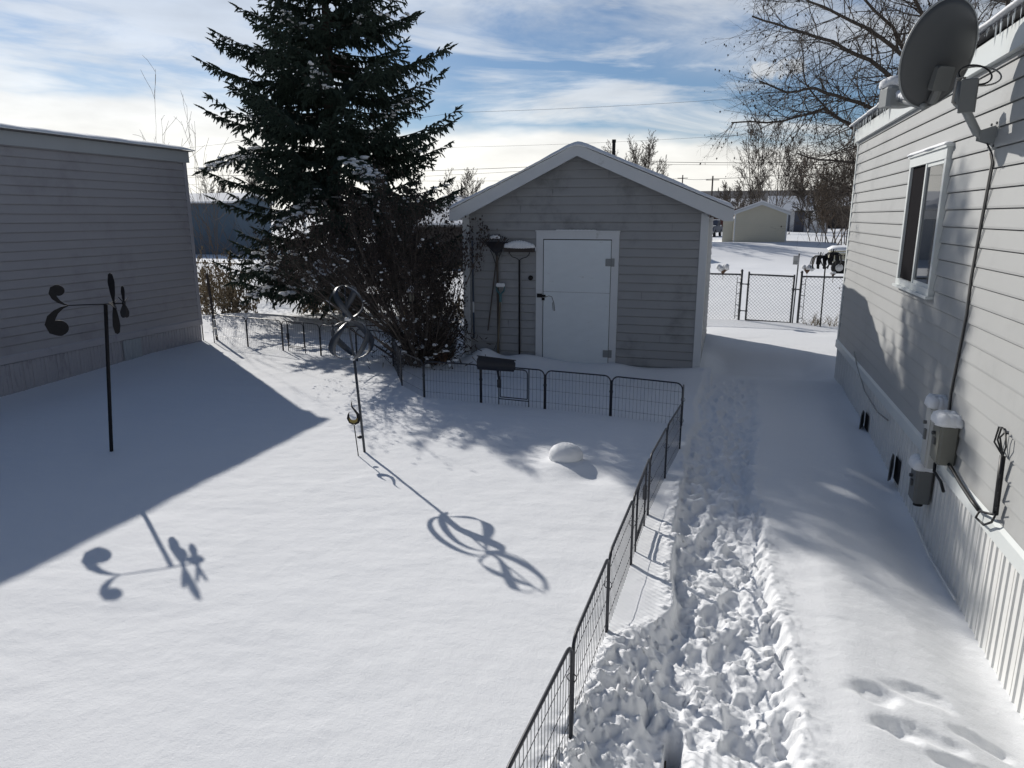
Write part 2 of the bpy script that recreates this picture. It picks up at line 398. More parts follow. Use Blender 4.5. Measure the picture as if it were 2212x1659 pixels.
    # buried step board: level slab with a deep gap on its right side
    slab = sst(x+(fbm(x*9, y*9, 3, 103)-.5)*.12, -.52, -.34)*(1-sst(x+(fbm(y*14, x*0, 3, 104)-.5)*.022, -.135, -.124))*(1-sst(y+(fbm(x*9, y*9, 3, 105)-.5)*.2, 2.82, 3.0))
    h = h*(1-slab) + slab*(-.055+(fbm(x*14, y*14, 4, 101)-.5)*.07+h*.35)
    gap = sst(x, -.128, -.114)*(1-sst(x, -.080, -.035))*(1-sst(y, 2.93, 3.02))
    h = h - gap*.34
    rb = sst(x, -.045, .01)*(1-sst(x, .20, .23))*(1-sst(y, 2.80, 2.92))
    h = h*(1-rb)+rb*(-.02+(fbm(x*40, y*4, 3, 111)-.5)*.02)
    h = h + .06*np.exp(-(((x+1.28)/.30)**2+((y-6.22)/.26)**2)) - .035*np.exp(-(((x+1.08)/.16)**2+((y-6.02)/.14)**2))
    # small melt hollows near the right home
    for cx, cy, rx, ry, dd in ((.84,3.50,.13,.07,.045),(.92,3.28,.11,.06,.05),(1.10,3.30,.09,.05,.03),(1.15,3.15,.12,.05,.055),(1.30,3.20,.07,.04,.045),(1.05,3.62,.16,.06,.03),(1.30,3.45,.12,.05,.03)):
        qx = x+(fbm(x*7, y*7, 3, 121)-.5)*.16; qy = y+(fbm(x*7+31, y*7, 3, 122)-.5)*.12
        q = ((qx-cx)/rx)**2+((qy-cy)/ry)**2
        h = h - dd*.8*np.exp(-q*q)*(.7+.6*fbm(x*12, y*12, 3, 123))
    h = h - .95*sst(y, 30, 47)*(1-sst(y, 55, 65.5))*(1-sst(y, 90, 100))
    # soft boot hollows in the field beyond the chain link gate
    return h
def hz(x, y): return float(height(np.array([float(x)]), np.array([float(y)]))[0])

def axis(parts): 
    out = []
    for a, b, s in parts: out += list(np.arange(a, b, s))
    return out
xs = [-2500, -1400, -800, -450, -260, -160, -110, -80, -60, -48, -38, -31, -26, -22, -19, -17, -15]
xs += axis([(-14, -9.6, .2), (-9.6, -4.5, .06), (-4.5, -.72, .035), (-.72, .62, .0115), (.62, 1.72, .02), (1.72, 4, .1), (4, 12, .4)])
xs += [12, 14, 17, 21, 26, 32, 40, 50, 63, 80, 110, 160, 260, 450, 800, 1400, 2500]
ys = [-60, -30, -14, -6, -2, 0, 1, 1.6] + axis([(2.1, 5.2, .0115), (5.2, 8, .018), (8, 12.6, .035), (12.6, 18, .07)])
v = 18.
while v < 3000: ys.append(v); v *= 1.018 if v < 80 else 1.08
X, Y = np.meshgrid(np.array(xs, float), np.array(ys, float))
Z = height(X, Y); nx, ny = len(xs), len(ys)
V = np.stack([X.ravel(), Y.ravel(), Z.ravel()], 1)
i = np.arange(ny-1)[:, None]*nx+np.arange(nx-1)[None, :]
F = np.stack([i, i+1, i+1+nx, i+nx], -1).reshape(-1)
me = np_mesh('snow_ground', V, F, 4); shade(me)
tag(link('snow_ground', me, MAT['snow']), kind='structure', label='snow covered yard and field')

# ------------------------------------------------------------------ building helpers
def siding(name, parent, m, O, U, NN, z0, z1, ext, c=.127, proud=.013):
    """lapped siding courses: O origin, U along, NN outward; ext(z)->(a,b) along U"""
    O = Vector(O); U = Vector(U); NN = Vector(NN); V = []; F = []
    z = z0
    while z < z1-1e-4:
        zt = min(z+c, z1); k = (zt-z)/c
        a0, b0 = ext(z); a1, b1 = ext(zt)
        P = lambda s, zz, o: O+U*s+NN*o+Vector((0, 0, zz))
        b = len(V)
        g = .009*c/.127
        V += [P(a0, z, .001), P(b0, z, .001), P(a0, z, -.014), P(b0, z, -.014), P(a0, z+g, -.014), P(b0, z+g, -.014), P(a0, z+g*.8, proud), P(b0, z+g*.8, proud), P(a0, z+g+.012, proud+.001), P(b0, z+g+.012, proud+.001), P(a1, zt, .001+proud*(1-k)), P(b1, zt, .001+proud*(1-k))]
        F += [(b+2*q, b+2*q+1, b+2*q+3, b+2*q+2) for q in range(5)]
        z = zt
    me = bpy.data.meshes.new(name); me.from_pydata([tuple(q) for q in V], [], F); me.update()
    return link(name, me, m, parent)
def rib_skirt(name, parent, m, x, out, y0, y1, z0, z1, ztop=None, pitch=.2):
    """vertical ribbed skirting in the plane X=x facing out*X"""
    V = []; F = []; y = y0
    prof = [(0, 0), (.05, 0), (.058, .010), (.075, .010), (.083, 0), (.130, 0), (.138, .010), (.155, .010), (.163, 0), (.190, 0), (.193, -.008), (.197, -.008)]
    while y < y1:
        for dy_, o in prof:
            if y+dy_ > y1: break
            V += [(x+out*o, y+dy_, z0), (x+out*o, y+dy_, z1)]
        y += pitch
    V += [(x, y1, z0), (x, y1, z1)]
    F = [(2*i, 2*i+2, 2*i+3, 2*i+1) for i in range(len(V)//2-1)]
    me = bpy.data.meshes.new(name); me.from_pydata(V, [], F); me.update()
    return link(name, me, m, parent)
def snow_slab(name, parent, x0, x1, y0, y1, zf, th, nx_=24, ny_=80, edge=.04, seed=1, amp=.03, m='snowcap'):
    """rounded snow cover; zf(x,y) is the roof under it"""
    X, Y = np.meshgrid(np.linspace(0, 1, nx_), np.linspace(0, 1, ny_))
    wx = x0+(x1-x0)*X; wy = y0+(y1-y0)*Y
    bord = np.minimum(np.minimum(X*(x1-x0), (1-X)*(x1-x0)), np.minimum(Y*(y1-y0), (1-Y)*(y1-y0)))
    t = np.sqrt(np.clip(bord/edge, 0, 1)*(2-np.clip(bord/edge, 0, 1)))
    jx = (fbm(wy*3, wx*0+seed, 3, seed)-.5)*.045; 
    wxx = wx+np.where(X < .01, -1, np.where(X > .99, 1, 0))*np.abs(jx)
    base = zf(wx, wy); top = base+th*(.25+.75*t)+(fbm(wx*2.5, wy*2.5, 4, seed)-.5)*amp*2*t+.0
    bot = base-.002
    V = np.concatenate([np.stack([wxx.ravel(), wy.ravel(), top.ravel()], 1), np.stack([wxx.ravel(), wy.ravel(), bot.ravel()], 1)])
    n = nx_*ny_; i = (np.arange(ny_-1)[:, None]*nx_+np.arange(nx_-1)[None, :])
    F = [np.stack([i, i+1, i+1+nx_, i+nx_], -1).reshape(-1, 4), np.stack([i, i+nx_, i+1+nx_, i+1], -1).reshape(-1, 4)+n]
    a = np.arange(nx_-1); b = np.arange(ny_-1)*nx_
    F.append(np.stack([a, a+n, a+1+n, a+1], -1)); q = a+(ny_-1)*nx_; F.append(np.stack([q, q+1, q+1+n, q+n], -1))
    F.append(np.stack([b, b+nx_, b+nx_+n, b+n], -1)); q = b+nx_-1; F.append(np.stack([q, q+n, q+nx_+n, q+nx_], -1))
    me = np_mesh(name, V, np.concatenate(F), 4); shade(me)
    return link(name, me, MAT[m], parent)

# ------------------------------------------------------------------ left mobile home
def mobile_home(label, xw, out, y0, y1, W, mats, zs, fz, tone):
    """xw wall plane, out = +1/-1 direction of the visible wall, W width away from it"""
    h = thing('mobile_home', label, 'house', (0, 0, 0))
    zsk, zf0, zf1 = zs, fz[0], fz[1]
    xb = xw-out*W
    siding('siding_wall', h, mats[0], (xw, y0, 0), (0, 1, 0), (out, 0, 0), zsk+.02, zf0+.02, lambda z: (0, y1-y0))
    siding('siding_wall', h, mats[0], (xw, y1, 0), (-out, 0, 0), (0, 1, 0), zsk+.02, zf0+.02, lambda z: (0, W))
    MB().box(min(xb, xw-out*.02), max(xb, xw-out*.02), y0, y1-.02, -.3, zf0+.05).build('wall_core', mats[0], h)
    rib_skirt('skirting', h, mats[1], xw-out*.004, out, y0, y1-.01, -.4, zsk-.06)
    c = MB()
    c.add([(xw+out*.0, y0, zsk+.05), (xw+out*.030, y0, zsk+.005), (xw+out*.030, y0, zsk-.085), (xw+out*.004, y0, zsk-.10),
           (xw+out*.0, y1+.01, zsk+.05), (xw+out*.030, y1+.01, zsk+.005), (xw+out*.030, y1+.01, zsk-.085), (xw+out*.004, y1+.01, zsk-.10)],
          [(0,1,5,4),(1,2,6,5),(2,3,7,6),(0,3,2,1),(4,5,6,7),(3,0,4,7)])
    c.build('skirting_cap', mats[2], h)
    xo = xw+out*.055
    MB().box(min(xb-out*.055, xo), max(xb-out*.055, xo), y0, y1+.055, zf0, zf1).build('fascia', mats[3], h)
    MB().box(*sorted((xw+out*.017, xw-out*.07)), y1-.065, y1+.018, zsk, zf0-.001).build('corner_trim', mats[2], h)
    return h
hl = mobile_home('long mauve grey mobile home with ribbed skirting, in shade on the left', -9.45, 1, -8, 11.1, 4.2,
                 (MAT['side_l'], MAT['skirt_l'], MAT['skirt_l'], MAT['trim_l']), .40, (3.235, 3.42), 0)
archl = lambda x, y: 3.425+.30*(1-((x+11.55)/2.2)**2)+0*y
def arch_roof(parent, xc, hw, y0, y1, z, rise, m):
    V = []; n = 14
    for yy in (y0, y1):
        V += [(xc-hw+2*hw*i/n, yy, z+rise*(1-(2*i/n-1)**2)) for i in range(n+1)]+[(xc+hw, yy, z-.012), (xc-hw, yy, z-.012)]
    k = n+3; F = [tuple(range(k)), tuple(range(2*k-1, k-1, -1))]+[(i, (i+1) % k, (i+1) % k+k, i+k) for i in range(k)]
    me = bpy.data.meshes.new('roof'); me.from_pydata(V, [], F); me.update(); return link('roof', me, m, parent)
arch_roof(hl, -11.55, 2.22, -8, 11.19, 3.434, .18, MAT['greyroof'])
snow_slab('roof_snow', hl, -13.76, -9.30, -8, 11.2, lambda x, y: 3.437+.18*(1-((x+11.55)/2.26)**2), .05, 30, 140, .05, 3, .02)
# lighter replacement skirting panels
p = rib_skirt('skirting_panel', hl, MAT['skirt_l2'], -9.436, 1, 9.22, 9.60, -.3, .30); tag(p, 'paler skirting panel')
p = rib_skirt('skirting_panel', hl, MAT['skirt_l'], -9.438, 1, 7.05, 7.42, -.3, .30)
# ------------------------------------------------------------------ right mobile home
XR = 1.62
hr = mobile_home('white sided mobile home on the right with a window and white skirting', XR, -1, -6, 11.1, 4.2,
                 (MAT['side_r'], MAT['skirt_r'], MAT['trim_r'], MAT['trim_r']), .545, (3.275, 3.43), 1)
arch_roof(hr, XR+2.1, 2.19, -6, 11.17, 3.485, .28, MAT['greyroof'])
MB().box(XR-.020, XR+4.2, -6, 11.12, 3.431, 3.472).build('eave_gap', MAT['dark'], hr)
snow_slab('roof_snow', hr, XR-.13, XR+4.35, -6, 11.22, lambda x, y: 3.487+.28*(1-((x-XR-2.1)/2.26)**2), .07, 30, 260, .06, 9, .035)
ic = None
for k in range(95):
    y = 3.9+7.2*(k+random.random()*.8)/95
    ln = random.choice([.04, .05, .06, .08, .10, .13])*random.uniform(.7, 1.2); r = random.uniform(.004, .010)
    if ic is None:
        b = MB(); b.tube([(0,0,0), (0,0,-.35), (.0,.003,-.7), (0,0,-1)], [1, .75, .42, .05], 6); ic = b.build('icicle', MAT['ice'], hr, True)
        o = ic
    else:
        o = ic.copy(); COL.objects.link(o)
    o.location = (XR-.085+random.uniform(-.01, .01), y, 3.49); o.scale = (r, r*random.uniform(1, 2.2), ln)
# window
wy0, wy1, wz0, wz1 = 6.48, 7.70, 1.67, 2.82
wn = MB()
fr = .055; xo = XR-.045
wn.box(xo, XR+.0, wy0, wy1, wz1-fr*1.5, wz1); wn.box(xo, XR, wy0, wy1, wz0, wz0+fr)
wn.box(xo+.002, XR, wy0, wy0+fr, wz0+fr+.001, wz1-fr*1.5-.001); wn.box(xo+.002, XR, wy1-fr, wy1, wz0+fr+.001, wz1-fr*1.5-.001)
wn.box(xo+.006, XR, 7.075, 7.115, wz0+fr+.001, wz1-fr*1.5-.001)
wn.box(xo-.02, XR, wy0-.02, wy1+.02, wz0-.025, wz0-.001)
wn.box(xo-.015, XR, wy0-.02, wy1+.02, wz1+.001, wz1+.022)
win = wn.build('window', MAT['trim_r'], hr)
MB().box(XR-.020, XR-.005, 7.116, wy1-fr-.001, wz0+fr+.001, wz1-fr*1.5-.001).build('screen', MAT['screen'], win)
MB().box(XR-.024, XR-.005, wy0+fr+.001, 7.074, wz0+fr+.001, wz1-fr*1.5-.001).build('pane', MAT['glass'], win)
s = MB(); s.box(XR-.032, XR-.019, wy0+fr, 7.075, wz0+fr, wz0+fr+.03); s.box(XR-.032, XR-.019, wy0+fr, wy0+fr+.03, wz0+fr+.031, wz1-fr*1.5-.032); s.box(XR-.032, XR-.019, wy0+fr, 7.075, wz1-fr*1.5-.031, wz1-fr*1.5-.001)
s.build('sash', MAT['trim_r'], win)
snow_slab('window_snow', win, xo-.02, XR-.0, wy0-.02, wy1+.03, lambda x, y: wz1+.023+0*x, .025, 6, 30, .02, 5, .006)
# skirting vents, opened flaps
for k, (yy, zz) in enumerate(((8.42, .03), (6.86, .03))):
    v = MB(); v.add([(XR-.012, yy-.10, zz-.09), (XR-.012, yy+.10, zz-.09), (XR-.012, yy+.10, zz+.13), (XR-.012, yy-.10, zz+.13)], [(0, 1, 2, 3)])
    vo = v.build('vent_opening', MAT['dark'], hr)
    f = MB(); out = [(-.09, -.10), (.03, -.12), (.09, -.02), (.07, .10), (.0, .14), (-.07, .09)]
    f.prism(out, .008, Matrix.Translation((XR-.05, yy+.05, zz+.02)) @ Matrix.Rotation(R(68), 4, 'Z'))
    f.build('vent_flap', MAT['boxd'], vo)
# skirting detail: trim strip at the snow line
MB().tube([(XR-.03, 4.9, hz(XR-.06, 4.9)+.05), (XR-.04, 5.5, hz(XR-.06, 5.5)+.035), (XR-.03, 6.1, hz(XR-.06, 6.1)+.06)], .008, 6).build('loose_edge_strip', MAT['skirt_r'], hr)

# ------------------------------------------------------------------ garden shed
SX0, SX1, SY0, SY1 = -4.03, -.31, 10.85, 14.6
AX, AZ, SLOPE = -2.19, 3.32, None
shed = thing('garden_shed', 'grey sided gable shed with a white plywood door and snow on its roof', 'shed', (0, 0, 0))
EZ = 2.40                                   # roof surface height at the eave ends x=-4.20 / 0.0
rl, rr_ = -4.17, .03
def roofz(x): return EZ+(AZ-EZ)*(1-abs(x-AX)/((rr_-AX) if x > AX else (AX-rl)))
def gext(z):
    if z <= 2.3: return (0, SX1-SX0)
    a = AX-(AX-rl)*(1-(z-EZ+.06)/(AZ-EZ)); b = AX+(rr_-AX)*(1-(z-EZ+.06)/(AZ-EZ))
    return (max(a, SX0)-SX0, min(b, SX1)-SX0) if b > a else (AX-SX0-.001, AX-SX0+.001)
siding('siding_wall', shed, MAT['side_s'], (SX0, SY0, 0), (1, 0, 0), (0, -1, 0), -.08, 3.25, gext)
siding('siding_wall', shed, MAT['side_s'], (SX1, SY0, 0), (0, 1, 0), (1, 0, 0), -.08, 2.28, lambda z: (0, SY1-SY0))
siding('siding_wall', shed, MAT['side_s'], (SX0, SY0, 0), (0, 1, 0), (-1, 0, 0), -.08, 2.28, lambda z: (0, SY1-SY0))
c = MB(); pts = [(SX0+.02, -.3), (SX1-.02, -.3), (SX1-.02, 2.2), (AX, 3.2), (SX0+.02, 2.2)]
c.add([(x, y, z) for y in (SY0+.02, SY1) for x, z in pts], [(4,3,2,1,0), (5,6,7,8,9)]+[(i, (i+1) % 5, (i+1) % 5+5, i+5) for i in range(5)]); c.build('wall_core', MAT['side_s'], shed)
for x0, x1 in ((SX0-.022, SX0+.085), (SX1-.085, SX1+.022)):
    MB().box(x0, x1, SY0-.028, SY0+.08, -.2, 2.34).build('corner_trim', MAT['trim'], shed)
# roof deck and rake fascia
for sgn in (-1, 1):
    xe = rl if sgn < 0 else rr_
    d = MB(); y0, y1 = SY0-.20, SY1+.2
    d.add([(AX, y0, AZ), (xe, y0, EZ), (xe, y1, EZ), (AX, y1, AZ), (AX, y0, AZ-.03), (xe, y0, EZ-.03), (xe, y1, EZ-.03), (AX, y1, AZ-.03)],
          [(0,1,2,3),(7,6,5,4),(0,4,5,1),(1,5,6,2),(2,6,7,3),(3,7,4,0)]); d.build('roof', MAT['greyroof'], shed)
    b = MB(); n = [(AX, AZ-.004), (xe+.02*sgn, EZ-.012), (xe+.02*sgn, EZ-.170), (xe-.10*sgn, EZ-.170), (AX, AZ-.165)]
    b.add([(x, y, z) for y in (SY0-.235, SY0-.205) for x, z in n], [(0,1,2,3,4), (9,8,7,6,5)]+[(i, i+5, (i+1) % 5+5, (i+1) % 5) for i in range(5)])
    b.build('rake_fascia', MAT['trim'], shed)
    MB().box(*sorted((xe+.02*sgn, xe-.005*sgn)), SY0-.204, SY1+.2, EZ-.15, EZ-.005).build('eave_fascia', MAT['trim'], shed)
    sf = MB(); sf.add([(xe-.01*sgn, SY0-.20, EZ-.16), (xe-.01*sgn, SY1, EZ-.16), ((SX1 if sgn > 0 else SX0), SY1, EZ-.10), ((SX1 if sgn > 0 else SX0), SY0-.20, EZ-.10)], [(0,1,2,3)]); sf.build('soffit', MAT['trim'], shed)
snow_slab('roof_snow', shed, rl-.02, rr_+.02, SY0-.27, SY1+.2,
          lambda x, y: EZ+(AZ-EZ)*(1-np.sqrt(((x-AX)/np.where(x > AX, rr_-AX, AX-rl))**2+.0015)+.012), .05, 90, 60, .05, 15, .03)
# door frame, door
fx0, fx1, fz1 = -2.84, -1.56, 2.07
f = MB(); w = .11
f.box(fx0, fx0+w, SY0-.030, SY0-.005, -.15, fz1-w-.001); f.box(fx1-w, fx1, SY0-.030, SY0-.005, -.15, fz1-w-.001); f.box(fx0, fx1, SY0-.032, SY0-.005, fz1-w, fz1)
f.box(fx0-.01, fx1+.01, SY0-.05, SY0-.005, fz1+.001, fz1+.02)
dfm = f.build('door_frame', MAT['trim'], shed)
MB().box(fx0+w, fx1-w, SY0-.017, SY0-.006, -.1, fz1-w).build('door_reveal', MAT['dark'], shed)
dr = MB().bbox(fx0+w+.012, fx1-w-.008, SY0-.040, SY0-.018, -.12, fz1-w-.014, .004).build('door', MAT['door'], shed)
MB().box(fx0+w+.014, fx1-w-.010, SY0-.0405, SY0-.0395, 1.155, 1.158).build('panel_seam', MAT['dark'], dr)
for z in (1.62, .22):
    hg = MB(); x = fx1-w
    hg.box(x-.085, x-.006, SY0-.047, SY0-.041, z-.055, z+.055); hg.box(x+.004, x+.05, SY0-.038, SY0-.031, z-.06, z+.06); hg.tube([(x-.001, SY0-.046, z-.065), (x-.001, SY0-.046, z+.065)], .007, 8)
    hg.build('hinge', MAT['dishp'], dr)
lt = MB(); x = fx0+w; lt.box(x-.09, x-.01, SY0-.042, SY0-.033, 1.06, 1.12); lt.box(x-.01, x+.05, SY0-.052, SY0-.041, 1.075, 1.105)
lt.tube([(x+.015+.018*math.cos(a), SY0-.058, 1.06+.026*math.sin(a)) for a in np.linspace(0, PI, 8)], .004, 6); lt.bbox(x-.008, x+.038, SY0-.066, SY0-.050, 1.02, 1.06, .004)
lt.build('latch', MAT['iron'], dr)
MB().tube([(x+.05, SY0-.05, 1.07), (x+.10, SY0-.046, 1.09), (x+.15, SY0-.045, 1.08), (x+.185, SY0-.045, .98), (x+.20, SY0-.044, .86), (x+.175, SY0-.045, .87), (x+.165, SY0-.045, .99)], .004, 5).build('string', MAT['wood'], dr)
MB().box(fx0-.07, fx0+.02, SY0-.036, SY0-.0325, 1.78, 1.84).build('latch_plate', MAT['trim'], shed)
MB().lathe([(.0, 0), (.038, 0), (.040, .012), (.02, .018), (0, .018)], 14, Matrix.Translation((-2.93, SY0-.012, 1.36)) @ Matrix.Rotation(R(90), 4, 'X')).build('wall_knob', MAT['iron'], shed)
sp = MB()
for k in range(10): sp.blob((fx0+.35+k*.06, SY0-.035, fz1+.022), .05, .018, .012, 7, 4)
sp.build('door_frame_snow', MAT['snowcap'], shed, True)
# siding joints
for x, z in ((-3.5, 1.5), (-1.2, 1.0), (-.8, 2.05), (-2.6, 2.6), (-1.75, 2.78), (-3.1, 2.3), (-1.1, 2.3), (-3.3, .6), (-.9, .45)):
    z = -.08+.127*round((z+.08)/.127); MB().box(x, x+.003, SY0-.0150, SY0-.004, z+.010, z+.118).build('siding_joint', MAT['galv'], shed)
# stove pipe behind the ridge
t = thing('vent_pipe', 'short dark pipe standing up behind the shed roof', 'pipe', (-2.4, 15.4, 0))
MB().tube([(0, 0, -.1), (0, 0, 3.78)], .035, 10).build('pipe', MAT['iron'], t); MB().tube([(0, 0, 3.78), (0, 0, 3.84)], .042, 10).build('cap', MAT['iron'], t)

# ------------------------------------------------------------------ tools on the shed wall
YW = SY0-.045
def wp(u, v, off=0): return at(u, v, y=YW-off)
t = thing('pole', 'dark blue capped handle hung on the shed wall, leftmost tool', 'tool handle')
a, b = wp(1020, 520), wp(1024, 730)
MB().tube([a, b], .013, 8).build('handle', MAT['blue'], t); m_ = a.lerp(b, .62); n_ = a.lerp(b, .73)
MB().tube([m_, n_], .0145, 8).build('tape_band', MAT['trim'], t)
t = thing('leaf_rake', 'black fan rake with its head up and thin handle slanting left', 'rake')
hd = wp(1073, 553, .04)
MB().tube([hd, wp(1054, 714)], .010, 8).build('handle', MAT['wood'], t)
fan = MB()
top = []
for k in range(15):
    s_ = k/14-.5; tip = hd+Vector((s_*.46-.02, -.02, .33-.25*s_*s_)); mid = hd+Vector((s_*.16-.01, -.01, .14))
    fan.tube([hd, mid, tip, tip+Vector((0, -.05, -.01))], .006, 4); top.append(tip)
fan.prism([(-.05, .05), (.05, .05), (.20, .22), (-.22, .22)], .006, Matrix.Translation(hd))
fan.build('head', MAT['blackp'], t); hs = MB()
for k in range(5): hs.blob((hd.x-.06+k*.025, hd.y-.05, hd.z+.29+.01*(k % 2)), .035, .03, .025, 7, 4)
hs.build('snow_cap', MAT['snowcap'], t, True)
t = thing('long_tool', 'long brown wooden handle standing against the shed between rake and shovel', 'tool handle')
MB().tube([wp(1074, 552, .02), wp(1070+7, 770)], .017, 8).build('handle', MAT['wood'], t)
for s_ in (-1, 1): MB().tube([wp(1072, 575, .02), wp(1072+s_*7, 552, .03), wp(1072+s_*13, 540, .03)], .006, 5).build('fork_strut', MAT['iron'], t)
t = thing('snow_shovel', 'wooden shovel with teal D grip leaning upside on the shed', 'shovel')
g0 = wp(1081, 640, .05); g1 = wp(1074, 775, .05)
MB().tube([g0, g1], .016, 8).build('handle', MAT['woodl'], t)
g = MB(); c0 = g0+Vector((0, 0, .0))
g.tube([c0, c0+Vector((-.02, 0, .05)), c0+Vector((-.06, 0, .09)), c0+Vector((-.065, 0, .155)), c0+Vector((.065, 0, .155)), c0+Vector((.06, 0, .09)), c0+Vector((.02, 0, .05)), c0], .013, 8)
g.tube([c0+Vector((0, 0, .03)), c0-Vector((0, 0, .09))], .021, 8); g.build('grip', MAT['teal'], t)
q = MB(); [q.blob((c0.x+k*.03-.045, c0.y, c0.z+.175), .035, .03, .035, 7, 4) for k in range(4)]; q.build('snow_cap', MAT['snowcap'], t, True)
t = thing('push_broom', 'wide push broom hung head up beside the door with snow on it', 'broom')
b0 = wp(1122, 562, .05); b1 = wp(1122, 765)
MB().tube([b0, b1], .015, 8).build('handle', MAT['iron'], t)
br = MB()
for s_ in (-1, 1): br.tube([b0, b0+Vector((s_*.05, 0, .03)), b0+Vector((s_*.12, 0, .05)), b0+Vector((s_*.16, 0, .10)), b0+Vector((s_*.16, 0, .14))], .006, 6)
br.build('brace', MAT['iron'], t)
MB().bbox(b0.x-.24, b0.x+.24, b0.y-.05, b0.y+.03, b0.z+.125, b0.z+.19, .008).build('head', MAT['fenceb'], t)
q = MB(); [q.blob((b0.x-.20+k*.04, b0.y-.01, b0.z+.20), .05, .05, .075*math.sin(PI*(k+1.6)/13)+.03, 9, 6, .06, -.2) for k in range(11)]; q.build('snow_cap', MAT['snowcap'], t, True)

# ------------------------------------------------------------------ dog pen fence
pen = thing('pen_fence', 'low black wire pen fence with rounded panels around the snowy lawn', 'fence')
def ppt(p, z): return Vector((p[0], p[1], z))
def rframe(mb, a, b, z0, z1, r, rad=.075, n=6):
    """tube frame between plan points a,b with rounded top corners"""
    a = Vector((a[0], a[1], 0)); b = Vector((b[0], b[1], 0)); d = (b-a).normalized(); P = []
    P.append(a+Vector((0, 0, z0)))
    for k in range(6): an = PI/2*k/5; P.append(a+d*(rad*(1-math.cos(an)))+Vector((0, 0, z1-rad+rad*math.sin(an))))
    for k in range(6): an = PI/2*(1-k/5); P.append(b-d*(rad*(1-math.cos(an)))+Vector((0, 0, z1-rad+rad*math.sin(an))))
    P.append(b+Vector((0, 0, z0))); mb.tube(P, r, n)
def wires(mb, a, b, z0, z1, sp=.042, hs=(.05, .20, .35, .50), r=.0017, rad=.07):
    a = Vector((a[0], a[1], 0)); b = Vector((b[0], b[1], 0)); D = b-a; Ln = D.length; d = D/Ln; n = max(2, int(Ln/sp))
    for k in range(1, n):
        s_ = Ln*k/n; e = min(s_, Ln-s_); top = z1-(rad-math.sqrt(max(0, rad*rad-(rad-e)**2)) if e < rad else 0)
        mb.tube([a+d*s_+Vector((0, 0, z0)), a+d*s_+Vector((0, 0, top))], r, 3, False)
    for hh in hs:
        z = z1-.60+hh
        if z > z0-.02: mb.tube([a+Vector((0, 0, z)), b+Vector((0, 0, z))], r*1.1, 3, False)
def panel(a, b, top=.485, gate=None, name='panel'):
    za, zb = hz(*a)-.12, hz(*b)-.12; d = (Vector(b)-Vector(a)).normalized(); a2 = Vector(a)+d*.010; b2 = Vector(b)-d*.010
    m = MB(); rframe(m, a2, b2, min(za, zb), top, .0085); 
    if gate:
        L_ = (b2-a2).length; g0 = a2+d*L_*gate[0]; g1 = a2+d*L_*gate[1]
        for q in (g0, g1): m.tube([ppt(q, min(za, zb)), ppt(q, top-.005)], .0075, 6)
        m.tube([ppt(g0, .075), ppt(g1, .075)], .0075, 6)
    p = m.build(name, MAT['black'], pen, True)
    w = MB()
    if gate:
        wires(w, a2, g0, min(za, zb), top); wires(w, g1, b2, min(za, zb), top)
        wires(w, g0, g1, min(za, zb), .072, hs=())
        w.build('wire_mesh', MAT['black'], p)
        gm = MB(); gg0 = g0+d*.02; gg1 = g1-d*.02; rframe(gm, gg0, gg1, .10, top-.02, .0075, .05); gm.tube([ppt(gg0, .10), ppt(gg1, .10)], .0075, 6)
        go = gm.build('gate', MAT['black'], pen, True); gw = MB(); wires(gw, gg0, gg1, .10, top-.02, rad=.05); gw.build('wire_mesh', MAT['black'], go)
        lm = MB(); q = g0+d*.0; lm.box(-.015, .03, -.018, .012, -.05, .05, Matrix.Translation(ppt(q, .27)) @ Matrix.Rotation(math.atan2(d.y, d.x), 4, 'Z')); lm.build('gate_latch', MAT['black'], go)
    else:
        wires(w, a2, b2, min(za, zb), top); w.build('wire_mesh', MAT['black'], p)
    # hinge pin loop
    hp = MB(); hp.tube([ppt(b, min(za, zb)), ppt(b, top-.05)], .006, 6); c_ = ppt(b, .30)
    hp.tube([c_+Vector((.022*math.cos(t_), 0, .022*math.sin(t_))) for t_ in np.linspace(0, 2*PI, 13)], .0025, 4)
    hp.build('hinge_pin', MAT['black'], pen, True)
run = [(-9.09, 10.97), (-8.22, 10.80), (-7.37, 10.63), (-6.49, 10.42), (-5.68, 10.18), (-4.93, 9.98), (-4.55, 9.35), (-4.23, 8.80), (-3.66, 8.26), (-2.87, 8.24), (-2.02, 8.17), (-1.20, 8.08), (-.37, 7.93), (-.335, 7.07), (-.41, 6.20), (-.47, 5.33), (-.49, 4.46), (-.515, 3.60), (-.54, 2.74), (-.60, 1.88)]
for k in range(len(run)-1):
    a, b = run[k], run[k+1]; g = None; tp = .485
    if k < 5: tp = .53-.0
    if k in (5, 6): tp = .47
    if k == 2: g = (.14, .60)
    if k == 9: g = (.28, .76)
    if k == 15: g = (.24, .78)
    if k == 4: pass
    panel(a, b, tp, g)
# black shovel blade on top of the pen
t = thing('shovel_blade', 'black plastic snow shovel blade resting on the pen fence rail', 'shovel')
s0 = at(1031, 785, y=8.20); s1 = at(1114, 792, y=8.16)
m = MB(); n = 10; V = []; F = []
wdt = (s1-s0).length
for th in (0, .006):
    for j_ in range(5):
        for i_ in range(n+1):
            uu = i_/n; vv = j_/4; ht = .17-.02*uu; rr0 = .02
            cx_ = 0
            if (i_ in (0, n)) and j_ in (0,): cx_ = .015 if i_ == 0 else -.03
            if i_ == n and j_ == 4: cx_ = -.03
            V.append(s0.lerp(s1, uu)+Vector((cx_, th-.05*math.sin(vv*PI)*.5, ht*(.55-vv))))
k_ = 5*(n+1)
for j_ in range(4):
    for i_ in range(n):
        q = j_*(n+1)+i_; F += [(q, q+1, q+n+2, q+n+1), (q+k_, q+n+1+k_, q+n+2+k_, q+1+k_)]
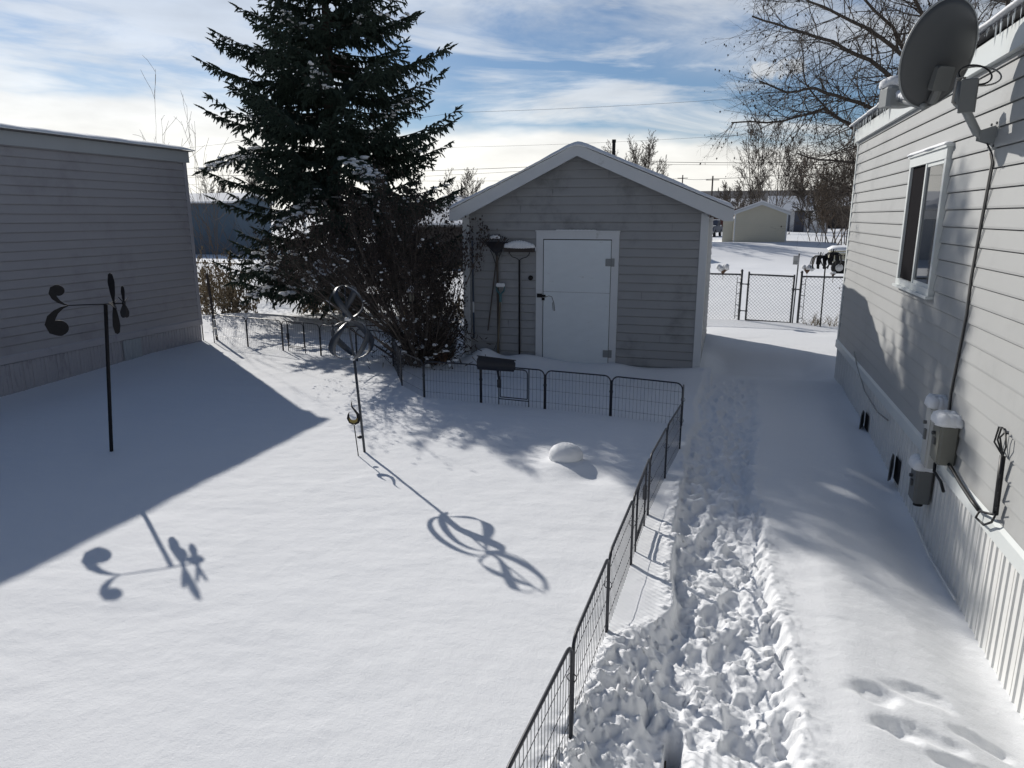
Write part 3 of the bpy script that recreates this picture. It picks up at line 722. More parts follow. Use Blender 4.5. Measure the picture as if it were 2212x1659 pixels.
m.add(V, F); m.build('blade', MAT['blackp'], t, True, fix=False)
MB().bar(s0+Vector((-.002, -.005, .098)), s1+Vector((.002, -.005, .078)), .016, .010).build('blade_edge', MAT['blackp'], t)
MB().tube([s0.lerp(s1, .5)+Vector((0, .02, -.03)), s0.lerp(s1, .5)+Vector((.02, .10, -.30))], .014, 8).build('handle_socket', MAT['blackp'], t)

# ------------------------------------------------------------------ chain link fence with gate
clf = thing('chain_link_fence', 'steel chain link fence with a walk gate behind the shed', 'fence')
def chain(a, b, z0, z1, parent, sp=.075, r=.0028, name='chain_mesh'):
    a = Vector((a[0], a[1], 0)); b = Vector((b[0], b[1], 0)); L_ = (b-a).length; d = (b-a)/L_; H = z1-z0; m = MB(); s_ = -H
    while s_ < L_:
        for sg in (1, -1):
            # diagonal wire clipped to the panel
            if sg > 0: p0, p1 = s_, s_+H; q0, q1 = z0, z1
            else: p0, p1 = s_+H, s_; q0, q1 = z0, z1
            t0 = 0; t1 = 1; dp = p1-p0
            lo, hi_ = sorted(((0-p0)/dp, (L_-p0)/dp)); t0 = max(0, lo); t1 = min(1, hi_)
            if t1 > t0: m.tube([a+d*(p0+dp*t0)+Vector((0, 0, q0+(q1-q0)*t0)), a+d*(p0+dp*t1)+Vector((0, 0, q0+(q1-q0)*t1))], r, 3, False)
        s_ += sp
    return m.build(name, MAT['galvd'], parent)
YF = 16.85
def cpost(x, y, z=1.12, r=.026):
    m = MB(); m.tube([(x, y, -.3), (x, y, z)], r, 10); m.lathe([(r+.004, z), (r+.004, z+.02), (r*.6, z+.045), (0, z+.05)], 10, Matrix.Translation((x, y, 0))); return m.build('post', MAT['galvd'], clf, True)
px_ = [-22, -19, -16, -13.2, -10.4, -7.6, -4.8, -2.3]
for x in px_: cpost(x, YF, 1.07)
cpost(.34, YF, 1.10); cpost(1.58, YF-.1, 1.10)
for x in (4.2, 7): cpost(x, YF, 1.08)
g = px_+[.34]
for a, b in zip(g[:-1], g[1:]):
    MB().tube([(a, YF, 1.03), (b, YF, 1.03)], .019, 8).build('top_rail', MAT['galvd'], clf); chain((a, YF), (b, YF), .0, 1.03, clf)
g = [1.58, 4.2, 7]
for a, b in zip(g[:-1], g[1:]):
    MB().tube([(a, YF-.08, 1.02), (b, YF, 1.02)], .019, 8).build('top_rail', MAT['galvd'], clf); chain((a, YF-.08), (b, YF), -.02, 1.02, clf)
gt = MB(); ga, gb = (.49, YF-.03), (1.43, YF-.13)
gt.tube([(ga[0], ga[1], -.02), (ga[0], ga[1], 1.10)], .021, 8); gt.tube([(gb[0], gb[1], -.04), (gb[0], gb[1], 1.06)], .021, 8)
gt.tube([(ga[0], ga[1], 1.04), (gb[0], gb[1], 1.02)], .019, 8); gt.tube([(ga[0], ga[1], .02), (gb[0], gb[1], .0)], .019, 8)
gate = gt.build('gate', MAT['galvd'], clf, True)
chain(ga, gb, .02, 1.03, gate)
hw = MB()
for z in (.22, .82): hw.tube([(.34, YF, z), (.49, YF-.03, z)], .012, 6); hw.tube([(.34, YF, z-.02), (.34, YF, z+.02)], .032, 8); hw.tube([(.49, YF-.03, z-.02), (.49, YF-.03, z+.02)], .027, 8)
hw.build('hinge', MAT['galvd'], gate)
hw = MB(); hw.tube([(1.43, YF-.13, .74), (1.58, YF-.1, .74)], .014, 6); hw.tube([(1.43, YF-.13, .70), (1.43, YF-.13, .77)], .028, 8); hw.build('latch', MAT['galvd'], gate)
for x in (.25, 1.68):
    tb = MB(); tb.tube([(x, YF-.02, .03), (x, YF-.02, .97)], .007, 5)
    for z in (.1, .35, .6, .85): tb.tube([(x, YF-.02, z), (x+(.09 if x < 1 else -.1), YF-.02, z)], .008, 5)
    tb.build('tension_bar', MAT['galvd'], clf)
# sign on the tall gate stake
t = thing('small_sign', 'small pale sign plate on a post above the gate', 'sign', (1.47, YF-.16, 0))
MB().tube([(0, 0, .0), (.015, 0, 1.52)], .014, 8).build('stake', MAT['galvd'], t)
MB().bbox(-.10, .02, -.028, -.016, 1.28, 1.47, .006).build('plate', MAT['tin'], t)
w = MB()
for k in range(3): w.box(-.088, .008-.02*(k % 2), -.0305, -.029, 1.35-.024*k, 1.358-.024*k)
w.build('lettering', MAT['galv'], t)
# snow capped ornaments on the fence
def ornament(x, y, z, s_, label, lean=0):
    t = thing('garden_ornament', label, 'ornament', (x, y, z)); m = MB()
    for k in range(7):
        an = k*2*PI/7; m.tube([(0, 0, -.03), (.05*s_*math.cos(an), .03*math.sin(an), .05*s_), (.12*s_*math.cos(an)+lean*.05, .05*math.sin(an), .08*s_+.03*math.sin(k*2.1))], [.012, .02*s_, .008], 6)
    m.tube([(0, 0, 0), (.01, 0, -.16)], .005, 5); m.build('petals', MAT['rust'], t, True)
    q = MB()
    for k in range(8): q.blob((random.uniform(-.09, .10)*s_, random.uniform(-.03, .03), .09*s_+random.uniform(-.015, .045)*s_), .06*s_, .05*s_, .055*s_, 8, 6)
    q.build('snow_cap', MAT['snowcap'], t, True)
ornament(at(1562, 582, y=YF).x, YF, 1.06, 1.1, 'snow capped ornament on the fence rail left of the gate')
ornament(1.68, YF-.1, 1.12, .9, 'snow capped ornament atop the post right of the gate', 1)
ornament(at(1800, 588, y=YF).x, YF, 1.05, .45, 'tiny snow tuft on the rail far right of the gate')
# palm shaped metal decoration
t = thing('palm_stake', 'black metal palm tree stake with two drooping crowns by the fence', 'ornament', (1.98, 16.3, 0))
MB().tube([(.02, 0, -.1), (0, 0, 1.30)], .014, 8).build('stake', MAT['iron'], t)
for cx, cz, s_ in ((-.11, 1.43, 1.), (.13, 1.50, .95)):
    m = MB(); m.tube([(0, 0, 1.22), (cx*.7, 0, 1.34), (cx, 0, cz)], .012, 6)
    for k in range(9):
        an = k*2*PI/9+.3; dx_, dy_ = math.cos(an), math.sin(an)*.6
        P = [Vector((cx, 0, cz)), Vector((cx+dx_*.09*s_, dy_*.09, cz+.07*s_)), Vector((cx+dx_*.16*s_, dy_*.16, cz+.02)), Vector((cx+dx_*.19*s_, dy_*.19, cz-.11*s_)), Vector((cx+dx_*.17*s_, dy_*.17, cz-.20*s_))]
        for a, b, w_ in zip(P[:-1], P[1:], (.04, .075, .085, .05)): m.bar(a, b, w_, .012, (dx_*.3, dy_*.3, 1))
    for k in range(3): m.bar((cx, 0, cz), (cx+(k-1)*.05, 0, cz+.14), .03, .006)
    m.build('frond_crown', MAT['iron'], t)

# ------------------------------------------------------------------ garden metalwork
def comma(s_=1., up=1):
    """outline of the curled vane tail, tip at the origin, swelling to -x"""
    cx, cz, r = -.17*s_, .115*s_*up*-1, .062*s_
    P = []
    for k in range(12):
        t_ = k/11; P.append((-.20*s_*t_**1.1*1.15, -up*(.01+(.10*s_)*(t_**1.6))))
    return P
vb = on(238, 975); vz = hz(vb.x, vb.y)
t = thing('wind_vane', 'dark metal wind vane on a tall post with curled tail and two propellers', 'wind vane', (vb.x, vb.y, 0))
tx = .17; ty = -.0
top = at(228, 658, y=5.32)-Vector((vb.x, vb.y, 0))
MB().bar((0, 0, vz-.15), top, .024, .024, (0, 1, 0)).build('post', MAT['iron'], t)
ax = Vector((.80, .60, 0)).normalized()
A0 = top+Vector((0, 0, .005)); TL = A0-ax*.30; HD = A0+ax*.155
MB().tube([TL, HD], .0055, 6).build('arm', MAT['iron'], t)
Mv = Matrix.Translation(TL) @ Matrix.Rotation(math.atan2(ax.y, ax.x), 4, 'Z')
def curl(sc, sgn):
    pts = []
    # outer edge then inner edge of a comma that starts thin at the arm and ends in a round bulb
    for k in range(9): t_ = k/8; pts.append((.02-sc*(.26*t_), sgn*sc*(.02+.07*t_**.6)))
    c_ = Vector((-sc*.19, sgn*sc*.19)); r_ = sc*.105
    for k in range(13):
        an = R(140-k*19.5); pts.append((c_.x+r_*math.cos(an), c_.y+sgn*-1*r_*math.sin(an)*-1 if False else c_.y-sgn*r_*math.sin(an)))
    for k in range(6): t_ = k/5; pts.append((-sc*(.10-.02*t_)-sc*.0+.0*t_, sgn*sc*(.15-.07*t_))) if k < 4 else pts.append((-.02*(5-k), sgn*sc*.03))
    return pts
def tail(sgn, s_):
    # curled blade in the x/z plane: spine with width
    sp_ = [(0, 0), (-.035, .012), (-.07, .035), (-.098, .068), (-.108, .105), (-.095, .138), (-.066, .152)]
    wd = [.004, .014, .028, .044, .056, .060, .050]
    top_, bot_ = [], []
    for i_, ((x, z), w_) in enumerate(zip(sp_, wd)):
        x0, z0 = sp_[max(0, i_-1)]; x1, z1 = sp_[min(len(sp_)-1, i_+1)]; L_ = math.hypot(x1-x0, z1-z0); nx2, nz2 = -(z1-z0)/L_, (x1-x0)/L_
        top_.append((x+nx2*w_*.5, z+nz2*w_*.5)); bot_.append((x-nx2*w_*.5-0, z-nz2*w_*.5))
    ex, ez = sp_[-1]; cap = [(ex+.020*math.cos(a_)+.006, ez+.024*math.sin(a_)) for a_ in (R(100), R(60), R(20), R(-20), R(-60))]
    out = top_+(cap if True else [])+bot_[::-1]
    # round bulb
    return [(x*s_, z*s_*sgn) for x, z in out], (-.066*s_, .128*s_*sgn, .050*s_)
for sgn, s_ in ((1, 1.1), (-1, 1.6)):
    o_, (bx_, bz_, br_) = tail(sgn, s_); m = MB(); m.prism(o_, .004, Mv)
    m.prism([(bx_+br_*math.cos(a_), bz_+br_*.9*math.sin(a_)) for a_ in np.linspace(0, 2*PI, 20)[:-1]], .005, Mv); m.build('tail_curl', MAT['iron'], t)
def propeller(c_, rad, nb, tilt, ph, mt, w_=.09):
    Mx = Matrix.Translation(c_) @ Matrix.Rotation(math.atan2(ax.y, ax.x)+PI/2+tilt, 4, 'Z')
    m = MB()
    for k in range(nb):
        B = Mx @ Matrix.Rotation(ph+2*PI*k/nb, 4, 'Y') @ Matrix.Rotation(R(42), 4, 'Z')
        out = [(-.012, .02), (-w_*.35, rad*.35), (-w_*.5, rad*.7), (-w_*.3, rad*.95), (0, rad), (w_*.3, rad*.95), (w_*.5, rad*.7), (w_*.35, rad*.35), (.012, .02)]
        m.prism(out, .004, B)
    m.lathe([(0, -.012), (.022, -.012), (.026, 0), (.022, .012), (0, .012)], 12, Mx @ Matrix.Rotation(PI/2, 4, 'X'))
    return m.build('propeller', mt, t)
propeller(A0+ax*.07, .29, 4, R(6), .03, MAT['iron'], .090); propeller(HD, .165, 5, R(-4), .12, MAT['iron'], .062)

sb = on(790, 975); sz = hz(sb.x, sb.y)
t = thing('garden_spinner', 'tall leaning kinetic spinner of two ribbon spheres on a steel pole', 'wind spinner', (sb.x, sb.y, 0))
hub0 = at(765, 774, y=6.0)-Vector((sb.x, sb.y, 0)); hub1 = at(751, 692, y=5.98)-Vector((sb.x, sb.y, 0)); hub2 = at(744, 617, y=5.96)-Vector((sb.x, sb.y, 0))
MB().tube([(0, 0, sz-.2), hub0], .013, 8).build('pole', MAT['blued'], t, True)
MB().tube([hub0, hub1, hub2], [.010, .008, .006], 6).build('axle', MAT['blued'], t, True)
def ribbon_ball(a, b, rad, nb, twist, wmax, ph, mt):
    a = Vector(a); b = Vector(b); d = (b-a); Ln = d.length; d.normalize(); e1 = d.orthogonal().normalized(); e2 = d.cross(e1)
    for k in range(nb):
        V = []; F = []; n = 20
        for side in (-1, 1):
            for i_ in range(n+1):
                t_ = i_/n; th = PI*t_; r_ = rad*math.sin(th)**.8+.006; w_ = wmax*math.sin(th)**.9+.004
                ph_ = ph+2*PI*k/nb+twist*(t_-.5)
                c_ = e1*math.cos(ph_)+e2*math.sin(ph_); tg = -e1*math.sin(ph_)+e2*math.cos(ph_)
                V.append(a+d*(Ln*(.5-.5*math.cos(th)))+c_*r_+tg*(side*w_*.5)-c_*(.25*w_ if side > 0 else 0))
        F = [(i_, i_+1, n+2+i_, n+1+i_) for i_ in range(n)]
        me = bpy.data.meshes.new('ribbon_blade'); me.from_pydata([tuple(q) for q in V], [], F); me.update(); shade(me)
        o = link('ribbon_blade', me, mt, t); md = o.modifiers.new('s', 'SOLIDIFY'); md.thickness = .003
ribbon_ball(hub0, hub1+Vector((0, 0, -.01)), .222, 4, 1.7, .085, .4, MAT['blued'])
ribbon_ball(hub1+Vector((0, 0, .02)), hub2, .160, 4, -1.9, .060, 1.0, MAT['blued'])
q = MB(); q.blob(hub0+Vector((-.01, -.01, .005)), .03, .03, .022, 8, 6); q.blob(hub1+Vector((0, 0, .012)), .035, .03, .02, 8, 6); q.build('snow_cap', MAT['snowcap'], t, True)
tb_ = on(776, 985)
t = thing('flame_stake', 'small brass flame shaped garden torch with a solar pod, beside the spinner pole', 'garden torch', (tb_.x, tb_.y, 0))
f0_ = at(765, 918, y=tb_.y)-Vector((tb_.x, tb_.y, 0))
MB().tube([(0, 0, hz(tb_.x, tb_.y)-.1), f0_], .005, 6).build('stake', MAT['iron'], t)
cup = []
sp_ = [(.0, .0), (.035, .025), (.050, .060), (.040, .100), (.015, .135), (-.012, .170), (-.016, .205), (-.006, .235)]
wd = [.030, .045, .040, .026, .018, .014, .008, .001]
def ribbon2d(sp_, wd):
    A, B = [], []
    for i_, ((x, z), w_) in enumerate(zip(sp_, wd)):
        x0, z0 = sp_[max(0, i_-1)]; x1, z1 = sp_[min(len(sp_)-1, i_+1)]; L_ = math.hypot(x1-x0, z1-z0); nx2, nz2 = -(z1-z0)/L_, (x1-x0)/L_
        A.append((x+nx2*w_*.5, z+nz2*w_*.5)); B.append((x-nx2*w_*.5, z-nz2*w_*.5))
    return A+B[::-1]
Mf = Matrix.Translation(f0_+Vector((0, 0, .012))) @ Matrix.Rotation(R(12), 4, 'Z')
m = MB(); m.prism(ribbon2d(sp_, wd), .006, Mf)
m.prism(ribbon2d([(.0, .0), (-.035, .022), (-.055, .055), (-.052, .09), (-.042, .118)], [.030, .040, .030, .016, .002]), .006, Mf @ Matrix.Translation((0, .001, 0)))
m.build('flame', MAT['iron'], t)
m = MB(); m.prism(ribbon2d([(-.045, .055), (-.03, .03), (0, .022), (.028, .034), (.038, .06)], [.006, .024, .034, .024, .006]), .012, Mf @ Matrix.Translation((0, -.004, 0))); m.build('amber_bowl', MAT['brass'], t)
pd = at(775, 944, y=tb_.y)-Vector((tb_.x, tb_.y, 0))
MB().blob(pd+Vector((.012, 0, 0)), .030, .022, .016, 10, 6, .02).build('solar_pod', MAT['blackp'], t, True)
# snow covered lump
lp = on(1222, 1000)
t = thing('buried_ball', 'rounded snow capped lump on the open lawn inside the pen', 'snow mound', (lp.x, lp.y, 0))
m = MB(); V = []; n, k2 = 28, 14
m.blob((0, 0, hz(lp.x, lp.y)+.03), .165, .15, .12, 26, 14, .03); m.build('snow_cap', MAT['snow'], t, True)
m = MB(); m.lathe([(.12, hz(lp.x, lp.y)-.05), (.14, hz(lp.x, lp.y)+.03), (.10, hz(lp.x, lp.y)+.08)], 18); m.build('ball', MAT['boxd'], t, True)
# ------------------------------------------------------------------ things round the bush and house corner
t = thing('snowy_bin', 'dark bin with a tall rounded snow cap between the bush and the shed', 'bin', (-4.42, 10.75, 0))
MB().lathe([(.20, -.1), (.22, .35), (.24, .38)], 16).build('bin', MAT['boxd'], t, True)
q = MB(); q.blob((0, 0, .40), .25, .24, .30, 16, 10, .04, -.15); q.build('snow_cap', MAT['snowcap'], t, True)
t = thing('plant_pot', 'dark pot with dry stems and snow beside the shed corner', 'plant pot', (-4.28, 10.35, 0))
m = MB(); m.lathe([(.10, -.1), (.13, .16), (.145, .17), (.145, .20), (.12, .20)], 14); m.build('pot', MAT['rust'], t, True)
q = MB(); q.blob((0, 0, .20), .12, .12, .06, 12, 6, .08, -.1); q.build('snow_cap', MAT['snowcap'], t, True)
m = MB(); [m.tube([(0, 0, .18), (random.uniform(-.1, .1), random.uniform(-.1, .1), random.uniform(.35, .5))], .004, 4) for _ in range(9)]; m.build('stems', MAT['drygrass'], t)
fd = at(889, 640, y=9.75)
t = thing('lantern', 'small lantern with a cone of snow on top hanging in the bush', 'lantern', fd)
m = MB(); 
for a_ in range(4): m.tube([(.05*math.cos(a_*PI/2+.5), .05*math.sin(a_*PI/2+.5), -.09), (.05*math.cos(a_*PI/2+.5), .05*math.sin(a_*PI/2+.5), .06)], .005, 5)
m.lathe([(.065, -.10), (.065, -.085), (.02, -.085)], 12); m.lathe([(.07, .06), (.035, .095), (.01, .11)], 12); m.tube([(0, 0, .1), (0, 0, .25)], .003, 4); m.build('cage', MAT['iron'], t)
MB().lathe([(.038, -.08), (.042, 0), (.038, .055)], 12).build('pane', MAT['glassw'], t, True)
MB().lathe([(.072, .065), (.055, .10), (.02, .15), (0, .165)], 12).build('snow_cap', MAT['snowcap'], t, True)
t = thing('leaning_plank', 'narrow dark post leaning on the far corner of the left home', 'post', (-9.36, 11.25, 0))
MB().bar((.12, 0, -.1), (-.02, .05, 1.25), .034, .034, (0, 1, 0)).build('post', MAT['fenceb'], t)
MB().bar((.135, -.04, .10), (.10, -.03, .42), .03, .006, (0, 1, 0)).build('white_strip', MAT['trim'], t)
t = thing('garden_stake', 'thin dark stake with a round knob near the left home corner', 'stake', (on(437, 735).x, 11.15, 0))
MB().tube([(0, 0, -.1), (0, 0, .80)], .010, 6).build('stake', MAT['iron'], t); MB().blob((0, 0, .82), .035, .035, .035, 10, 8, .02).build('knob', MAT['iron'], t, True)

# ------------------------------------------------------------------ woody plants
def tubes_np(name, segs, mat_, parent, n=3):
    """segs rows: x0 y0 z0 x1 y1 z1 r0 r1 -> one mesh of thin prisms"""
    A = np.array(segs, float); a = A[:, :3]; b = A[:, 3:6]; d = b-a; L_ = np.linalg.norm(d, axis=1, keepdims=True)+1e-9; d = d/L_
    ref = np.where(np.abs(d[:, 2:3]) < .9, np.array([[0, 0, 1.]]), np.array([[1., 0, 0]])); u = np.cross(d, ref); u /= np.linalg.norm(u, axis=1, keepdims=True)+1e-9; w = np.cross(d, u)
    V = np.zeros((len(A), 2*n, 3))
    for k in range(n):
        c, s_ = math.cos(2*PI*k/n), math.sin(2*PI*k/n); V[:, k] = a+(u*c+w*s_)*A[:, 6:7]; V[:, n+k] = b+(u*c+w*s_)*A[:, 7:8]
    base = (np.arange(len(A))*2*n)[:, None]; F = []
    for k in range(n): F.append(base+np.array([[k, (k+1) % n, n+(k+1) % n, n+k]]))
    me = np_mesh(name, V.reshape(-1, 3), np.stack(F, 1).reshape(-1, 4), 4)
    if n > 3: shade(me)
    return link(name, me, mat_, parent)
def rdir(rnd): 
    z = rnd.uniform(-1, 1); a = rnd.uniform(0, 2*PI); s_ = math.sqrt(1-z*z); return np.array([s_*math.cos(a), s_*math.sin(a), z])
def grow(out, rnd, p, d, Ln, r, lv, cfg):
    """one branch of cfg[lv] = (pieces, wobble, bend_z, children, angle, child_len, child_r, start)"""
    n, wob, bz, nc, ang, cl_, cr, st = cfg[lv]; p = np.array(p, float); d = np.array(d, float); d /= np.linalg.norm(d); pts = [p]; dirs = [d]
    for k in range(n):
        d = d+rdir(rnd)*wob+np.array([0, 0, bz/n]); d /= np.linalg.norm(d); q = p+d*Ln/n
        ra = r*(1-.75*k/n); rb = r*(1-.75*(k+1)/n); out[lv].append((*p, *q, ra, rb)); p = q; pts.append(p); dirs.append(d)
    if lv+1 >= len(cfg): return
    m = nc if isinstance(nc, int) else rnd.randint(*nc)
    for k in range(m):
        t_ = st+(1-st)*(k+rnd.random())/m; i_ = min(int(t_*n), n-1); f_ = t_*n-i_
        q = pts[i_]*(1-f_)+pts[i_+1]*f_; dd = dirs[i_]; ax_ = np.cross(dd, rdir(rnd)); ax_ /= np.linalg.norm(ax_)+1e-9
        a_ = R(ang)*rnd.uniform(.7, 1.3); nd = dd*math.cos(a_)+ax_*math.sin(a_)
        grow(out, rnd, q, nd, Ln*cl_*(1-.45*t_)*rnd.uniform(.7, 1.25), max(r*(1-.75*t_)*cr, .0012), lv+1, cfg)

# --- the spruce
def limb_sprigs(rnd, axis_p, r_end, out, dens=1.0):
    pass
def make_spruce(label, x, y, H, R0, z0, seed, lev=.27, twig=.115, dens=1., snow=True, name='spruce_tree'):
    rnd = random.Random(seed); t = thing(name, label, 'tree', (x, y, 0))
    tr = MB(); tr.tube([(.28, -.05, -.2), (.16, 0, .5), (-.05, 0, 1.4), (-.12, 0, 3), (-.1, 0, 6), (0, 0, H)], [.24, .19, .165, .14, .09, .015], 10)
    tr.build('trunk', MAT['bark'], t, True)
    P, D, Ls, br, SN = [], [], [], [], []
    def bough(pts, n, rl_, force=0.):
        snowy = snow and (force > 0 or rnd.random() < .16)
        L2 = rl_
        m = int(L2/.062*dens)
        for j_ in range(m):
            s_ = .12+.88*(j_+rnd.random())/m; i_ = min(int(s_*n), n-1); f_ = s_*n-i_; q = pts[i_]*(1-f_)+pts[i_+1]*f_
            dd = pts[i_+1]-pts[i_]; dd = dd/np.linalg.norm(dd); sd = np.cross(dd, (0, 0, 1.)); sd /= np.linalg.norm(sd)+1e-9
            sg = 1 if j_ % 2 else -1
            sl_ = (.10+.42*min(rl_, 1.7)*math.sin(min(1, (1-s_)*1.05+.06)*PI*.5)**1.1*rnd.uniform(.45, 1.05)) if s_ > .3 else .25*rnd.random()+.1
            sdir_ = sd*sg*rnd.uniform(.65, .95)+dd*.62+np.array([0, 0, rnd.uniform(-.38, .12)]); sdir_ /= np.linalg.norm(sdir_)
            nn = max(1, int(sl_/.085)); cur = q.copy(); cd = sdir_.copy()
            for w_ in range(nn):
                nxt = cur+cd*sl_/nn; P.append(cur); D.append(nxt-cur); Ls.append(rnd.uniform(1.1, 1.5)*np.linalg.norm(nxt-cur))
                for h_ in range(2):
                    v_ = cd*rnd.uniform(.2, .8)+np.array([rnd.uniform(-.5, .5), rnd.uniform(-.5, .5), rnd.uniform(-1.1, -.1)]); P.append(cur+(nxt-cur)*rnd.random()); D.append(v_); Ls.append(twig*rnd.uniform(.55, 1.2))
                cur = nxt; cd = cd+np.array([0, 0, -.10]); cd /= np.linalg.norm(cd)
            if snowy and rnd.random() < (force if force else .35) and (.5 if force else .25) < s_ < .98: SN.append((*(q+sdir_*sl_*.4), rnd.uniform(.05, .11) if force else rnd.uniform(.035, .085)))
        P.append(pts[-1]); D.append(pts[-1]-pts[-2]); Ls.append(twig*1.7)
        for sg in (-1, 1): P.append(pts[-1]); dd = pts[-1]-pts[-2]; dd = dd/np.linalg.norm(dd); D.append(dd+np.cross(dd, (0, 0, 1.))*sg*.8); Ls.append(twig*1.2)

    if snow:
        for (u, v, yy, zs, sg_) in ((432, 372, 13.5, 3.55, .25), (455, 350, 14.2, 3.7, .2), (598, 492, 12.0, 2.75, .15), (640, 468, 12.1, 2.9, .1), (826, 402, 12.1, 3.5, .22), (800, 385, 12.0, 3.6, .2), (532, 648, 12.6, 1.6, .1), (500, 610, 12.8, 1.75, .1), (610, 640, 12.3, 1.5, .08), (665, 628, 12.1, 1.5, .08), (570, 588, 12.2, 1.9, .1), (745, 590, 11.9, 2.0, .1), (690, 600, 12.0, 1.8, .1)):
            e_ = np.array(at(u, v, y=yy))-np.array([x, y, 0]); a0_ = np.array([-.1, 0, zs]); L_ = np.linalg.norm(e_-a0_); n_ = max(6, int(L_/.16)); pts = []
            for i_ in range(n_+1): q_ = i_/n_; pts.append(a0_+(e_-a0_)*q_+np.array([0, 0, sg_*math.sin(q_*PI)]))
            for i_ in range(n_): br.append((*pts[i_], *pts[i_+1], .02*(1-i_/n_)+.005, .02*(1-(i_+1)/n_)+.004))
            bough(pts, n_, L_*.8, .62)
    z = z0
    while z < H-.2:
        rad = min(.62*(H-.55-z) if z < H-1.6 else .45*(H-z), R0*(.93+.07*math.sin(z*5)))
        nb = 8 if z < H*.7 else 7
        for k in range(nb):
            a0 = rnd.uniform(0, 2*PI); zz = z+rnd.uniform(-.13, .13)
            rl_ = rad*rnd.uniform(.66, 1.16); low = (H-zz)/H
            n = max(4, int(rl_/.16)); pts = []
            sag = .20*low; drift = rnd.uniform(-.12, .12)
            for i_ in range(n+1):
                s_ = i_/n; rr0 = rl_*s_; a_ = a0+drift*s_
                pts.append(np.array([math.cos(a_)*rr0, math.sin(a_)*rr0, zz+rl_*(-sag*math.sin(s_*PI*.72)+(.30-.22*low)*s_*s_)]))
            for i_ in range(n): br.append((*pts[i_], *pts[i_+1], .022*(1-i_/n)*rad/R0+.004, .022*(1-(i_+1)/n)*rad/R0+.003))
            bough(pts, n, rl_)
        z += lev*(1-.35*z/H)
    P = np.array(P); D = np.array(D); Ls = np.array(Ls); D /= np.linalg.norm(D, axis=1, keepdims=True)+1e-9
    ref = np.random.default_rng(seed).normal(size=P.shape); u = np.cross(D, ref); u /= np.linalg.norm(u, axis=1, keepdims=True)+1e-9; w = np.cross(D, u)
    # each sprig: two crossed strips of needles, serrated towards the tip
    prof = [(0, .010), (.22, .019), (.25, .011), (.48, .018), (.52, .010), (.76, .014), (.79, .008), (1.0, .002)]
    k = len(prof); V = np.zeros((len(P), 2, k, 2, 3)); sc = (Ls/.12)[:, None]**.35
    for bi, side in enumerate((u, w)):
        for j_, (s_, hw_) in enumerate(prof):
            c_ = P+D*(Ls[:, None]*s_); V[:, bi, j_, 0] = c_+side*hw_*sc; V[:, bi, j_, 1] = c_-side*hw_*sc
    nP = len(P); f = np.array([[2*j_, 2*j_+1, 2*j_+3, 2*j_+2] for j_ in range(k-1)]); F = (np.arange(nP*2)*2*k)[:, None, None]+f[None]
    me = np_mesh('crown', V.reshape(-1, 3), F.reshape(-1, 4), 4)
    crown = link('crown', me, MAT['needle'], t)
    tubes_np('branches', br, MAT['bark'], t, 5)
    if snow:
        sn = MB()
        def clump(c_, s_, nb_=5, el_=(1, 0, 0)):
            for _ in range(nb_):
                e = Vector((rnd.gauss(0, s_*.75), rnd.gauss(0, s_*.75), rnd.uniform(-.3, .35)*s_)); sn.blob(Vector(c_)+e, s_*rnd.uniform(.45, .95), s_*rnd.uniform(.45, .95), s_*rnd.uniform(.22, .42), 7, 5, .25)
        for q in SN: clump(q[:3], q[3], rnd.randint(2, 5))
        sn.build('snow_patches', MAT['snowcap'], t, True, fix=False)
    return t
make_spruce('huge dark spruce tree with drooping boughs behind the left lawn', -8.3, 14.45, 9.6, 2.72, .95, 11, lev=.28, twig=.125, dens=.9, snow=True)

